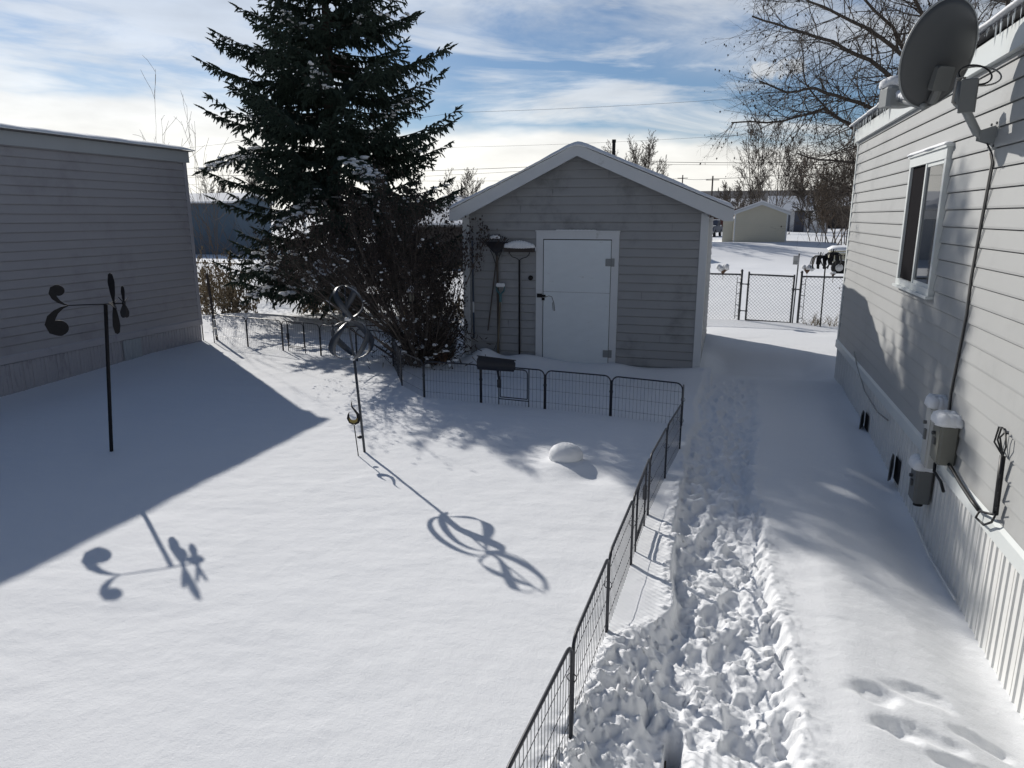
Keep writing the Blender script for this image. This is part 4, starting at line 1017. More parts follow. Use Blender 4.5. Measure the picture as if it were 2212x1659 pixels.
# --- big bare shrub beside the shed
def make_bush():
    rnd = random.Random(5); t = thing('bare_shrub', 'large dense brown leafless shrub against the shed corner', 'shrub', (-4.55, 10.25, 0)); out = [[] for _ in range(4)]
    cfg = [(7, .11, .25, 11, 34, .50, .50, .22), (5, .16, .55, 7, 36, .55, .55, .15), (4, .20, .55, 5, 38, .55, .6, .1), (3, .20, .3, 0, 0, 0, 0, 0)]
    for k in range(62):
        a_ = rnd.uniform(0, 2*PI); tilt = rnd.uniform(.08, 1.0)**.8
        lean = np.array([math.cos(a_)*math.sin(tilt)*1.15, math.sin(a_)*math.sin(tilt)*.62, math.cos(tilt)])
        Ln = (2.45 if tilt < .6 else 2.35)*rnd.uniform(.72, 1.06)
        if lean[0] < 0: Ln *= 1.0+.12*tilt
        else: Ln *= 1-.22*tilt
        grow(out, rnd, (rnd.uniform(-.22, .22), rnd.uniform(-.15, .15), -.1), lean, Ln, rnd.uniform(.012, .026), 0, cfg)
    for k in range(5):   # long low arms reaching left and forward
        a_ = R(180+rnd.uniform(-25, 35)); grow(out, rnd, (-.1, 0, .2), (math.cos(a_), math.sin(a_)*.6, .75), 2.4, .030, 0, cfg)
    def keep(s_):
        X = s_[3]-4.55; Y = s_[4]+10.25; z = s_[5]
        if X > -4.15 and Y > 10.72: return False
        if X > -3.93 and z < 1.72+.25*math.sin(X*9): return False
        if z < 1.25 and X < -4.75 and s_[6] < .008 and rnd.random() < .72: return False
        if s_[6] < .006 and rnd.random() < .20: return False
        return True
    out = [[s_ for s_ in o if keep(s_)] for o in out]
    big = out[0]; tubes_np('stems', big, MAT['barkl'], t, 6)
    tubes_np('branches', out[1], MAT['barkb'], t, 4); tubes_np('twigs', out[2]+out[3], MAT['barkb'], t, 3)
    # dry seed heads on the twig ends
    E_ = [s_ for s_ in out[3]+out[2] if rnd.random() < .20]; V = []; F = []
    for s_ in E_:
        c_ = np.array(s_[3:6]); r_ = rnd.uniform(.008, .017); b = len(V); V += [c_+np.array(o)*r_ for o in ((1,0,0),(-.5,.86,0),(-.5,-.86,0),(0,0,1.6),(0,0,-1.2))]; F += [(b,b+1,b+3),(b+1,b+2,b+3),(b+2,b,b+3),(b+1,b,b+4),(b+2,b+1,b+4),(b,b+2,b+4)]
    me = np_mesh('seed_heads', V, F, 3); link('seed_heads', me, MAT['bud'], t)
    m = MB()
    for s_ in rnd.sample(out[1], 80):
        a = Vector(s_[:3]); b = Vector(s_[3:6])
        for q_ in range(rnd.randint(2, 4)): m.blob(a.lerp(b, rnd.random())+Vector((0, 0, .008)), rnd.uniform(.012, .032), rnd.uniform(.012, .03), rnd.uniform(.008, .018), 7, 4, .25)
    for s_ in rnd.sample(big, 60):
        a = Vector(s_[:3]); b = Vector(s_[3:6])
        if abs((b-a).normalized().z) < .75 and a.z > .5: m.tube([a+Vector((0,0,s_[6])), b+Vector((0,0,s_[6]))], [s_[6]*.8, s_[7]*.8], 5)
    m.build('snow_tufts', MAT['snowcap'], t, True, fix=False)
    # tangled dead growth at its foot
    fo = []
    for k in range(900):
        p = np.array([rnd.gauss(.05, .38), rnd.gauss(0, .22), rnd.uniform(-.02, .55)]); d = rdir(rnd)*rnd.uniform(.05, .16); fo.append((*p, *(p+d), rnd.uniform(.004, .012), .003))
    tubes_np('dead_growth', fo, MAT['bud'], t, 4)
    q = MB()
    for k in range(26): q.blob((rnd.gauss(.1, .36), rnd.uniform(-.38, -.05), rnd.uniform(.02, .42)), rnd.uniform(.02, .06), .03, rnd.uniform(.012, .03), 7, 5, .2)
    q.build('snow_bits', MAT['snowcap'], t, True, fix=False)
make_bush()

# --- shrub hedge behind the left home corner, whips, undergrowth
def small_shrub(name, label, x, y, w, h, nst, seed, mt, seeds=True, cfgx=None, group=None, mt2=None):
    rnd = random.Random(seed); t = thing(name, label, 'shrub', (x, y, 0), group=group); out = [[] for _ in range(3)]
    cfg = cfgx or [(6, .13, .15, 9, 38, .42, .5, .25), (4, .22, .1, 5, 42, .5, .6, .15), (3, .25, 0, 0, 0, 0, 0, 0)]
    for k in range(nst):
        a_ = rnd.uniform(0, 2*PI); tl = rnd.uniform(.05, .75)*(.35 if h > 4 else 1)
        grow(out, rnd, (rnd.uniform(-w, w), rnd.uniform(-w*.5, w*.5), -.15), (math.cos(a_)*math.sin(tl), math.sin(a_)*math.sin(tl), math.cos(tl)), h*rnd.uniform(.6, 1.1), .011, 0, cfg)
    if cfgx: out = [[s_[:6]+(max(s_[6], .0045), max(s_[7], .0035)) for s_ in o] for o in out]
    tubes_np('stems', out[0]+out[1], mt, t, 4); tubes_np('twigs', out[2], mt2 or mt, t, 3)
    if seeds:
        V = []; F = []
        for s_ in out[2]:
            if rnd.random() < .5:
                c_ = np.array(s_[3:6]); r_ = rnd.uniform(.010, .026); b = len(V); V += [c_+np.array(o)*r_ for o in ((1,0,0),(-.5,.86,0),(-.5,-.86,0),(0,0,1.5),(0,0,-1.5))]; F += [(b,b+1,b+3),(b+1,b+2,b+3),(b+2,b,b+3),(b+1,b,b+4),(b+2,b+1,b+4),(b,b+2,b+4)]
        link('dry_leaves', np_mesh('dry_leaves', V, F, 3), MAT['drygrass'], t)
    return t
small_shrub('hedge_shrub', 'straw brown tangled shrub behind the left home corner', -11.9, 14.3, .7, 1.35, 26, 3, MAT['barkf'])
small_shrub('hedge_shrub', 'brown tangled shrub under the spruce left side', -10.6, 13.7, .6, 1.05, 20, 4, MAT['barkb'])
wc = [(8, .05, .05, 5, 24, .6, .5, .3), (5, .10, .1, 3, 30, .5, .6, .3), (3, .2, 0, 0, 0, 0, 0, 0)]
small_shrub('willow_shrub', 'tall thin bare whips rising above the left home roof corner', at(458, 450, y=15.2).x, 15.2, .35, 4.1, 7, 6, MAT['barkf'], False, wc)
small_shrub('low_shrub', 'low brown brush along the fence under the spruce', -8.9, 15.2, .9, .65, 22, 8, MAT['barkb'])
small_shrub('low_shrub', 'low rusty brush at the fence right of the spruce trunk', -6.4, 15.6, .9, .55, 22, 9, MAT['barkb'])
small_shrub('low_shrub', 'sparse dry weeds at the chain link fence below the palm stake', 2.2, 16.6, .45, .36, 22, 10, MAT['drygrass'], False)
small_shrub('low_shrub', 'thin bare stems between left home and spruce', -12.2, 17.5, .7, 2.3, 10, 12, MAT['barkb'], False, wc)

# --- bare crab apple behind the right home
def bare_tree(label, x, y, seed, limbs, trunks, cfg, tips, rad=.10, name='bare_tree', mt=None, buds=True):
    rnd = random.Random(seed); t = thing(name, label, 'tree', (x, y, 0)); out = [[] for _ in range(len(cfg))]; base = np.array([x, y, 0.])
    tk = MB()
    for pts, r in trunks: tk.tube([Vector(p) for p in pts], [r*(1-.7*k/(len(pts)-1)) for k in range(len(pts))], 9)
    tk.build('trunk', MAT['barkl'] if mt is None else mt, t, True)
    for pts, r in limbs:
        pts = [np.array(p, float)-base for p in pts]; Ls = [np.linalg.norm(b-a) for a, b in zip(pts[:-1], pts[1:])]; tot = sum(Ls); acc = 0
        for a, b, l_ in zip(pts[:-1], pts[1:], Ls):
            n = 3; pr_ = a
            for i_ in range(1, n+1):
                q = a+(b-a)*i_/n+(rdir(rnd)*l_*.03 if i_ < n else 0); s0_ = (acc+l_*(i_-1)/n)/tot; s1_ = (acc+l_*i_/n)/tot
                out[0].append((*pr_, *q, r*(1-.8*s0_), r*(1-.8*s1_))); 
                for c_ in range(4):
                    dd = (b-a)/l_; ax_ = np.cross(dd, rdir(rnd)); ax_ /= np.linalg.norm(ax_); an = R(rnd.uniform(35, 75)); nd = dd*math.cos(an)+ax_*math.sin(an)
                    grow(out, rnd, pr_+(q-pr_)*rnd.random(), nd, tips*rnd.uniform(.5, 1.2)*(1-.35*s0_), max(.004, r*.38*(1-.8*s0_)), 1, cfg)
                pr_ = q
            acc += l_
    tubes_np('limbs', out[0], MAT['barkb'], t, 6)
    b = sum(out[1:], []); o = tubes_np('twigs', b, MAT['barkb'], t, 3)
    if buds:
        V = []; F = []
        for s_ in b:
            if rnd.random() < .035:
                c_ = np.array(s_[3:6]); r_ = rnd.uniform(.008, .018); k = len(V); V += [c_+np.array(o_)*r_ for o_ in ((1,0,0),(-.5,.86,0),(-.5,-.86,0),(0,0,1.),(0,0,-1.6))]; F += [(k,k+1,k+3),(k+1,k+2,k+3),(k+2,k,k+3),(k+1,k,k+4),(k+2,k+1,k+4),(k,k+2,k+4)]
        link('dried_fruit', np_mesh('dried_fruit', V, F, 3), MAT['bud'], t)
    return t
cfgT = [None, (6, .16, .10, 6, 42, .55, .6, .15), (5, .2, .05, 4, 45, .55, .6, .15), (3, .22, 0, 0, 0, 0, 0, 0)]
a_ = lambda u, v, y: tuple(at(u, v, y=y))
bare_tree('big leafless crab apple tree arching over the right home roof', 4.6, 14.2, 21,
  [([(4.3, 14.0, 2.0), a_(1900, 300, 13.6), a_(1780, 235, 13), a_(1690, 262, 12.6), a_(1580, 265, 12.2)], .055),
   ([(4.3, 14.0, 2.2), a_(1900, 240, 13.4), a_(1830, 215, 13), a_(1760, 190, 12.7), a_(1700, 200, 12.4), a_(1640, 175, 12.2)], .06),
   ([(4.4, 14.0, 2.5), a_(1960, 200, 13.4), a_(1880, 130, 13), a_(1800, 90, 12.6), a_(1700, 60, 12.3), a_(1625, 35, 12)], .06),
   ([(4.4, 14.0, 2.8), a_(1950, 120, 13.3), a_(1870, 60, 13), a_(1780, 15, 12.7), a_(1700, -20, 12.4)], .06),
   ([(4.3, 14.0, 1.8), a_(1920, 340, 13.8), a_(1850, 352, 13.3), a_(1770, 345, 12.9), a_(1720, 330, 12.6)], .05),
   ([(4.2, 14.0, 1.6), a_(1900, 400, 13.8), a_(1840, 412, 13.4), a_(1780, 445, 13.0)], .04),
   ([(4.6, 14.1, 3), a_(2010, 60, 13.6), a_(1960, -40, 13.2), a_(1900, -120, 12.9)], .07),
   ([(4.8, 14.2, 3), a_(2090, 80, 13.8), a_(2080, -20, 13.4), a_(2040, -120, 13.2)], .08),
   ([(5.0, 14.2, 3), a_(2180, 60, 13.8), a_(2170, -40, 13.5), a_(2150, -140, 13.2)], .08),
   ([(4.6, 14.1, 3), a_(2000, 180, 13.8), a_(1930, 60, 13.4), a_(1820, -60, 13.0)], .06),
   ([(4.3, 14.0, 2.0), a_(1880, 300, 14.4), a_(1800, 250, 14.6), a_(1740, 180, 14.8), a_(1730, 90, 14.9)], .045),
   ([(4.3, 14.0, 1.2), a_(1900, 460, 14), a_(1850, 395, 13.8), a_(1790, 400, 13.6)], .03)],
  [([(0, 0, -.3), (-.1, -.05, 1.2), (-.2, -.2, 2.4), (.1, -.1, 3.6), (.2, -.1, 5.2)], .20), ([(0, 0, .8), (.3, 0, 2.4), (.6, 0, 4.5)], .13), ([(-.1, 0, 1), (-.35, -.1, 2.2), (-.5, -.2, 3.6), (-.6, -.3, 5)], .10)],
  cfgT, 1.35)
bare_tree('second leafless tree standing farther back beyond the right home roof', 8.6, 18.5, 33,
  [([(8, 18.4, 2.6), (6.6+k*.9, 18+.3*k, 5+.3*k), (5.2+k*1.3, 18, 6.8+.2*k), (4.3+1.7*k, 18.2, 8.2)], .09) for k in range(5)]+[([(7.8, 18.3, 2.5), (5.8, 17.6, 3.4), (4.4, 17.3, 4.2), (3.4, 17, 4.6)], .06)],
  [([(0, 0, -.3), (-.3, 0, 1.5), (-.3, 0, 3.2)], .22)], cfgT, 1.3)

# --- brushy thicket right of centre in the middle distance
def far_bare(x, y, h, w, seed, label, group, nst=5, mt='barkb', name='bare_tree', thick=1.):
    rnd = random.Random(seed); t = thing(name, label, 'tree', (x, y, 0), group=group); out = [[] for _ in range(4)]
    cfg = [(9, .05, .1, 16, 32, .36, .42, .18), (5, .12, .35, 7, 34, .5, .5, .12), (4, .16, .3, 4, 36, .5, .6, .1), (3, .2, .2, 0, 0, 0, 0, 0)]
    for k in range(nst):
        grow(out, rnd, (rnd.uniform(-w, w)*.35, rnd.uniform(-w, w)*.3, -.3), (rnd.uniform(-.14, .14)*w*1.1, rnd.uniform(-.1, .1), 1), h*rnd.uniform(.78, 1.02), .006*h*thick, 0, cfg)
    for lv in out:
        for i_, s_ in enumerate(lv): lv[i_] = s_[:6]+(max(s_[6], .00022*y), max(s_[7], .00020*y))
    tubes_np('trunk', out[0], MAT['barkl'], t, 5); tubes_np('crown', sum(out[1:], []), MAT[mt], t, 3)
    return t
far_bare(at(1640, 400, y=100).x, 100, 14.3, 1.3, 41, 'tall slender twin stemmed bare birch behind the beige shed', None, 3)
far_bare(at(1682, 400, y=104).x, 104, 13.8, 1.0, 42, 'second bare birch just right of the twin stemmed one', None, 2)
far_bare(at(1742, 400, y=130).x, 130, 11.5, 1.2, 43, 'thin bare tree above the far blue doored shed', None, 3)
far_bare(at(1393, 400, y=70).x, 70, 8.6, 2.0, 44, 'rounded bare tree crown rising behind the shed roof', None, 7)
for k, (u, h, yy) in enumerate(((1590, 7.6, 130), (1565, 6.6, 140), (1610, 8.6, 150), (1760, 7.6, 120), (1785, 7.2, 110), (1540, 6.2, 150))):
    far_bare(at(u, 400, y=yy).x, yy, h, 2.2, 50+k, ['distant bare tree just right of the shed eave pole', 'slim distant bare tree between the pole and the birches', 'distant bare tree directly left of the tall birch', 'distant bare tree above the blue doored shed roof', 'distant bare tree at the left edge of the brown thicket', 'distant bare tree nearest the shed eave on the skyline'][k], 'distant bare trees on the skyline', 3, 'barkb')
for k, (u, yy, h, w) in enumerate(((1792, 72, 6.4, 3.0), (1818, 66, 7.6, 3.0), (1845, 60, 8.0, 3.0), (1885, 62, 9.0, 3))):
    lb = ['shortest brown thicket tree left of the right home corner', 'brown bushy thicket tree beside the right home corner', 'tall brown thicket tree partly behind the right home corner', 'farthest right brown thicket tree behind the right home'][k]
    far_bare(at(u, 400, y=yy).x, yy, h, w, 70+k, lb, 'brown thicket trees', 6, 'barkf' if k % 2 else 'barkb', 'thicket_tree')
for k, (u, yy, h) in enumerate(((560, 60, 7.0), (470, 70, 6.5), (1010, 60, 6))):
    far_bare(at(u, 400, y=yy).x, yy, h, 2.2, 90+k, ['bare tree seen through the spruce boughs', 'bare tree beyond the left home roof corner', 'bare tree beyond the shrub top left of the shed'][k], None, 5)
# conifers on the skyline
def far_conifer(x, y, h, r, seed):
    rnd = random.Random(seed); t = thing('distant_conifer', 'small dark conifer on the skyline', 'tree', (x, y, 0), group='skyline conifers')
    MB().tube([(0, 0, -.5), (0, 0, h)], [.18, .03], 6).build('trunk', MAT['bark'], t)
    V = []; F = []
    n = 520
    for k in range(n):
        s_ = rnd.random()**.8; z = h*(.06+.94*s_); rr0 = r*(1-s_)*rnd.uniform(.55, 1.1)+.03; a0 = rnd.uniform(0, 2*PI); w_ = rnd.uniform(.22, .45)*(1.1-s_*.6); ln = rnd.uniform(.3, .65)
        c_ = np.array([math.cos(a0)*rr0*.6, math.sin(a0)*rr0*.6, z+.1]); tip = np.array([math.cos(a0)*rr0, math.sin(a0)*rr0, z-ln*.5]); sd = np.array([-math.sin(a0), math.cos(a0), 0])*w_*.5
        b = len(V); V += [c_-sd, c_+sd, tip+sd*.5+(0, 0, -.1), tip+(tip-c_)*.3, tip-sd*.5+(0, 0, -.1)]; F.append((b, b+1, b+2, b+3, b+4))
    me = np_mesh('crown', V, np.array(F), 5); link('crown', me, MAT['needf'], t)
for k in range(46):
    rnd = random.Random(300+k); u = rnd.uniform(1530, 1880) if k < 30 else rnd.uniform(380, 1180); yy = rnd.uniform(235, 320)
    hgt = rnd.uniform(7, 13) if k % 3 else rnd.uniform(10, 14)
    far_conifer(at(u, 400, y=yy).x, yy, hgt, rnd.uniform(1.6, 2.8), 400+k)

# ------------------------------------------------------------------ far buildings and vehicles
def gabled(name, label, cat, x0, x1, y0, y1, ze, zr, mw, mr, axis='x', z0=-.5, over=.25, snow_th=.10, crs=None, ov_snow=True):
    """simple gabled building; ridge runs along `axis`"""
    t = thing(name, label, cat, ((x0+x1)/2, y0, 0)); ox, oy = (x0+x1)/2, y0; X0, X1, Y0, Y1 = x0-ox, x1-ox, 0, y1-y0
    b = MB()
    if axis == 'y':
        P = [(X0, z0), (X1, z0), (X1, ze), (0, zr-.04), (X0, ze)]; b.add([(x, y, z) for y in (Y0, Y1) for x, z in P], [(0,1,2,3,4), (9,8,7,6,5)]+[(i, i+5, (i+1) % 5+5, (i+1) % 5) for i in range(5)])
    else:
        P = [(Y0, z0), (Y1, z0), (Y1, ze), ((Y0+Y1)/2, zr-.04), (Y0, ze)]; b.add([(x, y, z) for x in (X0, X1) for y, z in P], [(0,1,2,3,4), (9,8,7,6,5)]+[(i, i+5, (i+1) % 5+5, (i+1) % 5) for i in range(5)])
    b.build('wall', mw, t)
    sl_ = (zr-ze)/((X1-X0)/2 if axis == 'y' else (Y1-Y0)/2)
    for nm, th, mt, lift, oo in (('roof', .10, mr, 0, over), ('roof_snow', snow_th, MAT['snowcap'], .102, over+.04)):
        if th <= 0: continue
        r_ = MB()
        for sg in (-1, 1):
            if axis == 'y':
                xe = (X1+oo) if sg > 0 else (X0-oo); zz = ze-sl_*oo; q = [(0, zr), (xe, zz), (xe, zz+th*.8), (0, zr+th)]
                r_.add([(x, y, z+lift) for y in (Y0-oo, Y1+oo) for x, z in q], [(0,1,2,3),(7,6,5,4),(0,4,5,1),(1,5,6,2),(2,6,7,3),(3,7,4,0)])
            else:
                ym = (Y0+Y1)/2; ye = (Y1+oo) if sg > 0 else (Y0-oo); zz = ze-sl_*oo; q = [(ym, zr), (ye, zz), (ye, zz+th*.8), (ym, zr+th)]
                r_.add([(x, y, z+lift) for x in (X0-oo, X1+oo) for y, z in q], [(0,1,2,3),(7,6,5,4),(0,4,5,1),(1,5,6,2),(2,6,7,3),(3,7,4,0)])
        r_.build(nm, mt, t)
    return t, ox, oy
# beige shed in the field
t, ox, oy = gabled('storage_shed', 'beige sided gable shed alone in the snowy field', 'shed', .42, 4.72, 66.5, 72, 2.62, 3.42, MAT['side_b'], MAT['trim'], 'y', over=.22, snow_th=.10)
siding('siding_wall', t, MAT['side_b'], (.42-ox, -.012, 0), (1, 0, 0), (0, -1, 0), -.1, 3.35, lambda z: (0, 4.3) if z < 2.62 else ((z-2.62)/.8*2.15, 4.3-(z-2.62)/.8*2.15), c=.19, proud=.03)
siding('siding_wall', t, MAT['side_b'], (.42-ox-.012, 0, 0), (0, 1, 0), (-1, 0, 0), -.1, 2.6, lambda z: (0, 5.5), c=.19, proud=.03)
MB().box(-2.19, -2.08, -.05, .06, -.2, 2.6).build('corner_trim', MAT['trim'], t); MB().box(2.08, 2.19, -.05, .06, -.2, 2.6).build('corner_trim', MAT['trim'], t)
for sg in (-1, 1):
    f = MB(); f.add([(x, y, z) for y in (-.26, -.23) for x, z in ((0, 3.44), (sg*2.40, 2.55), (sg*2.40, 2.36), (0, 3.25))], [(0,1,2,3),(7,6,5,4),(0,4,5,1),(1,5,6,2),(2,6,7,3),(3,7,4,0)]); f.build('rake_fascia', MAT['trim'], t)
t2 = MB(); 
def lean(x0, x1, y0, y1, h): pass
t, ox, oy = gabled('lean_to', 'small beige lean to against the left side of the field shed', 'shed', -.55, .36, 67.2, 70, 1.95, 2.1, MAT['side_b'], MAT['trim'], 'x', over=.06, snow_th=.05)
# shed with blue doors, far right
fx = at(1692, 460, y=118).x; f2 = at(1748, 460, y=118).x
t, ox, oy = gabled('far_shed', 'white shed with two dark blue doors and a snowy roof', 'shed', fx-1.6, f2, 118, 124, 3.35, 5.1, MAT['white'], MAT['greyroof'], 'x', z0=-1, over=.55, snow_th=.16)
for x0, x1 in ((at(1697, 460, y=118).x, at(1708, 460, y=118).x), (at(1717, 460, y=118).x, at(1739, 460, y=118).x)):
    MB().box(x0-ox, x1-ox, -.07, -.02, -.2, 3.05).build('door', MAT['slate'], t)
MB().lathe([(0, 0), (.22, 0), (.22, .05), (0, .05)], 12, Matrix.Translation((at(1734, 460, y=118).x-ox, -.08, 1.7)) @ Matrix.Rotation(R(90), 4, 'X')).build('plaque', MAT['tin'], t)
t, ox, oy = gabled('white_shed', 'small plain white shed right of the blue doored shed', 'shed', at(1756, 460, y=115).x, at(1790, 460, y=115).x, 115, 119, 2.5, 3.3, MAT['white'], MAT['white'], 'y', z0=-1, over=.1, snow_th=.08)
# long roofs on the horizon
gabled('long_hall', 'very long low building with a grey roof on the skyline', 'building', at(1500, 430, y=200).x, at(1835, 430, y=200).x, 200, 216, 5.4, 8.9, MAT['redp'], MAT['greyroof'], 'x', z0=-1, over=.6, snow_th=0)
t, ox, oy = gabled('red_house', 'low faded red house with snow streaked roof behind the beige shed', 'house', at(1520, 450, y=150).x, at(1640, 450, y=150).x, 150, 158, 3.9, 5.6, MAT['redp'], MAT['greyroof'], 'x', z0=-1, over=.5, snow_th=.03)
gabled('dark_house', 'dark low building behind the far sheds', 'building', at(1700, 450, y=155).x, at(1850, 450, y=155).x, 155, 165, 4.2, 6.0, MAT['fenceb'], MAT['greyroof'], 'x', z0=-1, over=.5, snow_th=.04)
# left side: blue home and neighbours seen between the home and the spruce
t, ox, oy = gabled('blue_home', 'blue clad mobile home with snowy roof seen left of the spruce', 'house', -58, at(505, 450, y=52).x, 52, 57, 3.35, 4.0, MAT['bluep'], MAT['greyroof'], 'x', z0=-1, over=.3, snow_th=.18)
gabled('grey_home', 'long grey mobile home behind the spruce and shrub', 'house', -24, -8, 58, 63, 3.2, 3.8, MAT['trim_l'], MAT['greyroof'], 'x', z0=-1, over=.3, snow_th=.18)
gabled('brown_home', 'low dark brown building seen through the big shrub', 'house', -16, -6.4, 31, 34, 1.9, 2.5, MAT['fenceb'], MAT['greyroof'], 'x', z0=-1, over=.2, snow_th=.10)

def truck(name, label, x, y, rz, body, sc=1., group=None, cat='truck'):
    t = thing(name, label, cat, (x, y, hz(x, y)), rz, group)
    W_ = .95*sc; 
    P = [(-2.6, .55), (-2.65, 1.05), (-1.0, 1.08), (-.95, 1.75), (.35, 1.78), (.75, 1.18), (2.35, 1.05), (2.5, .9), (2.5, .5), (1.95, .48), (1.9, .62), (1.7, .80), (1.35, .80), (1.12, .62), (1.08, .46), (-1.25, .46), (-1.3, .62), (-1.5, .80), (-1.85, .80), (-2.08, .62), (-2.12, .5)]
    m = MB(); m.prism([(a*sc, b*sc) for a, b in P], 2*W_); m.build('body', body, t)
    m = MB(); m.box(-2.5*sc, -1.05*sc, -.82*sc, .82*sc, 1.06*sc, 1.085*sc); m.build('bed', MAT['dark'], t)
    for sy in (-1, 1):
        MB().prism([(a*sc, b*sc) for a, b in ((-.85, 1.2), (-.85, 1.66), (.25, 1.68), (.58, 1.2))], .02, Matrix.Translation((0, sy*(W_+.006), 0))).build('side_window', MAT['glass'], t)
        for wx in (-1.68, 1.52):
            wl = MB(); wl.lathe([(0, -.11), (.36*sc, -.11), (.385*sc, -.06), (.385*sc, .08), (.36*sc, .11), (0, .11)], 20, Matrix.Translation((wx*sc, sy*(W_-.10), .37*sc)) @ Matrix.Rotation(PI/2, 4, 'X')); wo_ = wl.build('wheel', MAT['tyre'], t, False)
            MB().lathe([(0, 0), (.2*sc, 0), (.2*sc, .02), (0, .03)], 14, Matrix.Translation((wx*sc, sy*(W_+.012), .37*sc)) @ Matrix.Rotation(-sy*PI/2, 4, 'X')).build('rim', MAT['chrome'], wo_)
    for xx in (-2.72, 2.50): MB().box(xx*sc, (xx+.14)*sc, -.93*sc, .93*sc, .44*sc, .60*sc).build('bumper', MAT['chrome'], t)
    MB().box(2.49*sc, 2.52*sc, -.80*sc, .80*sc, .66*sc, .92*sc).build('grille', MAT['dark'], t)
    for sy in (-1, 1): MB().lathe([(0, 0), (.10, 0), (.08, .04), (0, .05)], 10, Matrix.Translation((2.515*sc, sy*.66*sc, .79*sc)) @ Matrix.Rotation(PI/2, 4, 'Y')).build('headlight', MAT['glassw'], t)
    MB().box(.38*sc, .72*sc, -.78*sc, .78*sc, 1.28*sc, 1.31*sc).build('wiper_ledge', MAT['dark'], t)
    q = MB(); q.box(-.92*sc, .30*sc, -.88*sc, .88*sc, 1.785*sc, 1.86*sc); q.box(.82*sc, 2.3*sc, -.85*sc, .85*sc, 1.16*sc, 1.22*sc); q.box(-2.5*sc, -1.1*sc, -.8*sc, .8*sc, 1.088*sc, 1.24*sc); q.build('snow', MAT['snowcap'], t)
    return t
truck('parked_truck', 'dark parked truck seen left of the beige field shed', at(1546, 480, y=84).x-.6, 84, R(-100), MAT['slate'])
# snow loaded utility trailer partly hidden by the right home
tx_ = at(1793, 552, y=34).x
t = thing('cargo_trailer', 'beige box trailer under thick snow at the right home corner', 'trailer', (tx_+1.7, 34.6, hz(tx_+1.7, 34.6)), R(-4))
m = MB(); m.bbox(-1.65, 1.65, -.85, .85, .52, 1.02, .03); m.build('box', MAT['tan'], t)
for z in (.60, .92): MB().box(-1.66, 1.66, -.875, -.852, z, z+.035).build('rail', MAT['trim'], t)
for k in range(9): MB().box(-1.45+k*.11, -1.39+k*.11, -.862, -.853, .78, .84).build('rivet_plate', MAT['iron'], t) if k < 5 else None
for xx in (-1.25,):
    w_ = MB(); w_.lathe([(0, -.10), (.30, -.10), (.33, -.05), (.33, .06), (.30, .10), (0, .10)], 18, Matrix.Translation((xx, -.80, .30)) @ Matrix.Rotation(PI/2, 4, 'X')); wo_ = w_.build('wheel', MAT['tyre'], t)
    MB().lathe([(0, 0), (.16, 0), (.16, .02), (0, .03)], 12, Matrix.Translation((xx, -.905, .30)) @ Matrix.Rotation(PI/2, 4, 'X')).build('rim', MAT['chrome'], wo_)
m = MB(); m.box(-.8, 1.65, -.80, -.72, .28, .34); m.box(-.8, 1.65, -.80, -.72, .10, .14); m.box(-.75, -.70, -.79, -.73, .1, .5); m.box(.6, .65, -.79, -.73, .1, .5); m.build('step_frame', MAT['chrome'], t)
snow_slab('snow_cap', t, -1.72, 1.72, -.92, .92, lambda x, y: 1.02+0*x, .16, 20, 14, .2, 33, .04)
# yellow grey field rail left behind the shrub
t = thing('field_rail', 'pale horizontal field rail on short posts behind the big shrub', 'fence', (-8, 20.5, 0))
MB().tube([(-4, 0, .82), (4.2, .2, .80)], .028, 6).build('rail', MAT['barkf'], t)
for x in (-4, -1.3, 1.4, 4.1): MB().tube([(x, .05, -.2), (x, .05, .92)], .04, 7).build('post', MAT['fenceb'], t)

# ------------------------------------------------------------------ poles and wires
def upole(u, y, vtop, label):
    p_ = at(u, vtop, y=y); t = thing('utility_pole', label, 'utility pole', (p_.x, y, 0))
    MB().tube([(0, 0, -.5), (0, 0, p_.z)], [.16, .11], 8).build('pole', MAT['fenceb'], t); MB().bar((-1.0, 0, p_.z-.6), (1.0, 0, p_.z-.6), .1, .12).build('crossarm', MAT['fenceb'], t)
    return p_
upole(1540, 120, 380, 'dark wooden utility pole on the skyline over the shed eave')
upole(1475, 150, 378, 'smallest utility pole top just over the shed roof slope')
upole(2330, 72, 240, 'utility pole hidden beyond the right home')
def wire(pts, r, label):
    t = MB(); P = []
    for a, b in zip(pts[:-1], pts[1:]):
        for k in range(24): s_ = k/24; q = a.lerp(b, s_); q.z -= 4*s_*(1-s_)*(b-a).length*.006; P.append(q)
    P.append(pts[-1]); t.tube(P, r, 4); o = t.build('overhead_wire', MAT['cable'], None); tag(o, label, 'wire', 'overhead wires')
wire([at(300, 330, y=62), at(985, 243, y=62), at(1700, 205, y=66), at(2330, 240, y=72)], .013, 'highest thin overhead wire crossing the blue sky')
wire([at(300, 370, y=70), at(985, 318, y=70), at(1700, 285, y=70), at(2330, 280, y=72)], .012, 'second thin overhead wire just above the shed roof')
wire([at(300, 380, y=120), at(1380, 349, y=120), at(1900, 348, y=120), at(2500, 352, y=120)], .045, 'dark heavy overhead wire crossing behind the birches')
wire([at(300, 400, y=121), at(1380, 354, y=121), at(1900, 352, y=121), at(2500, 357, y=121)], .03, 'thinner wire just under the heavy overhead wire')
wire([at(300, 380, y=150), at(1475, 386, y=150), at(1540, 386, y=122), at(1700, 378, y=122), at(2300, 365, y=122)], .035, 'lowest overhead wire between the two skyline poles')

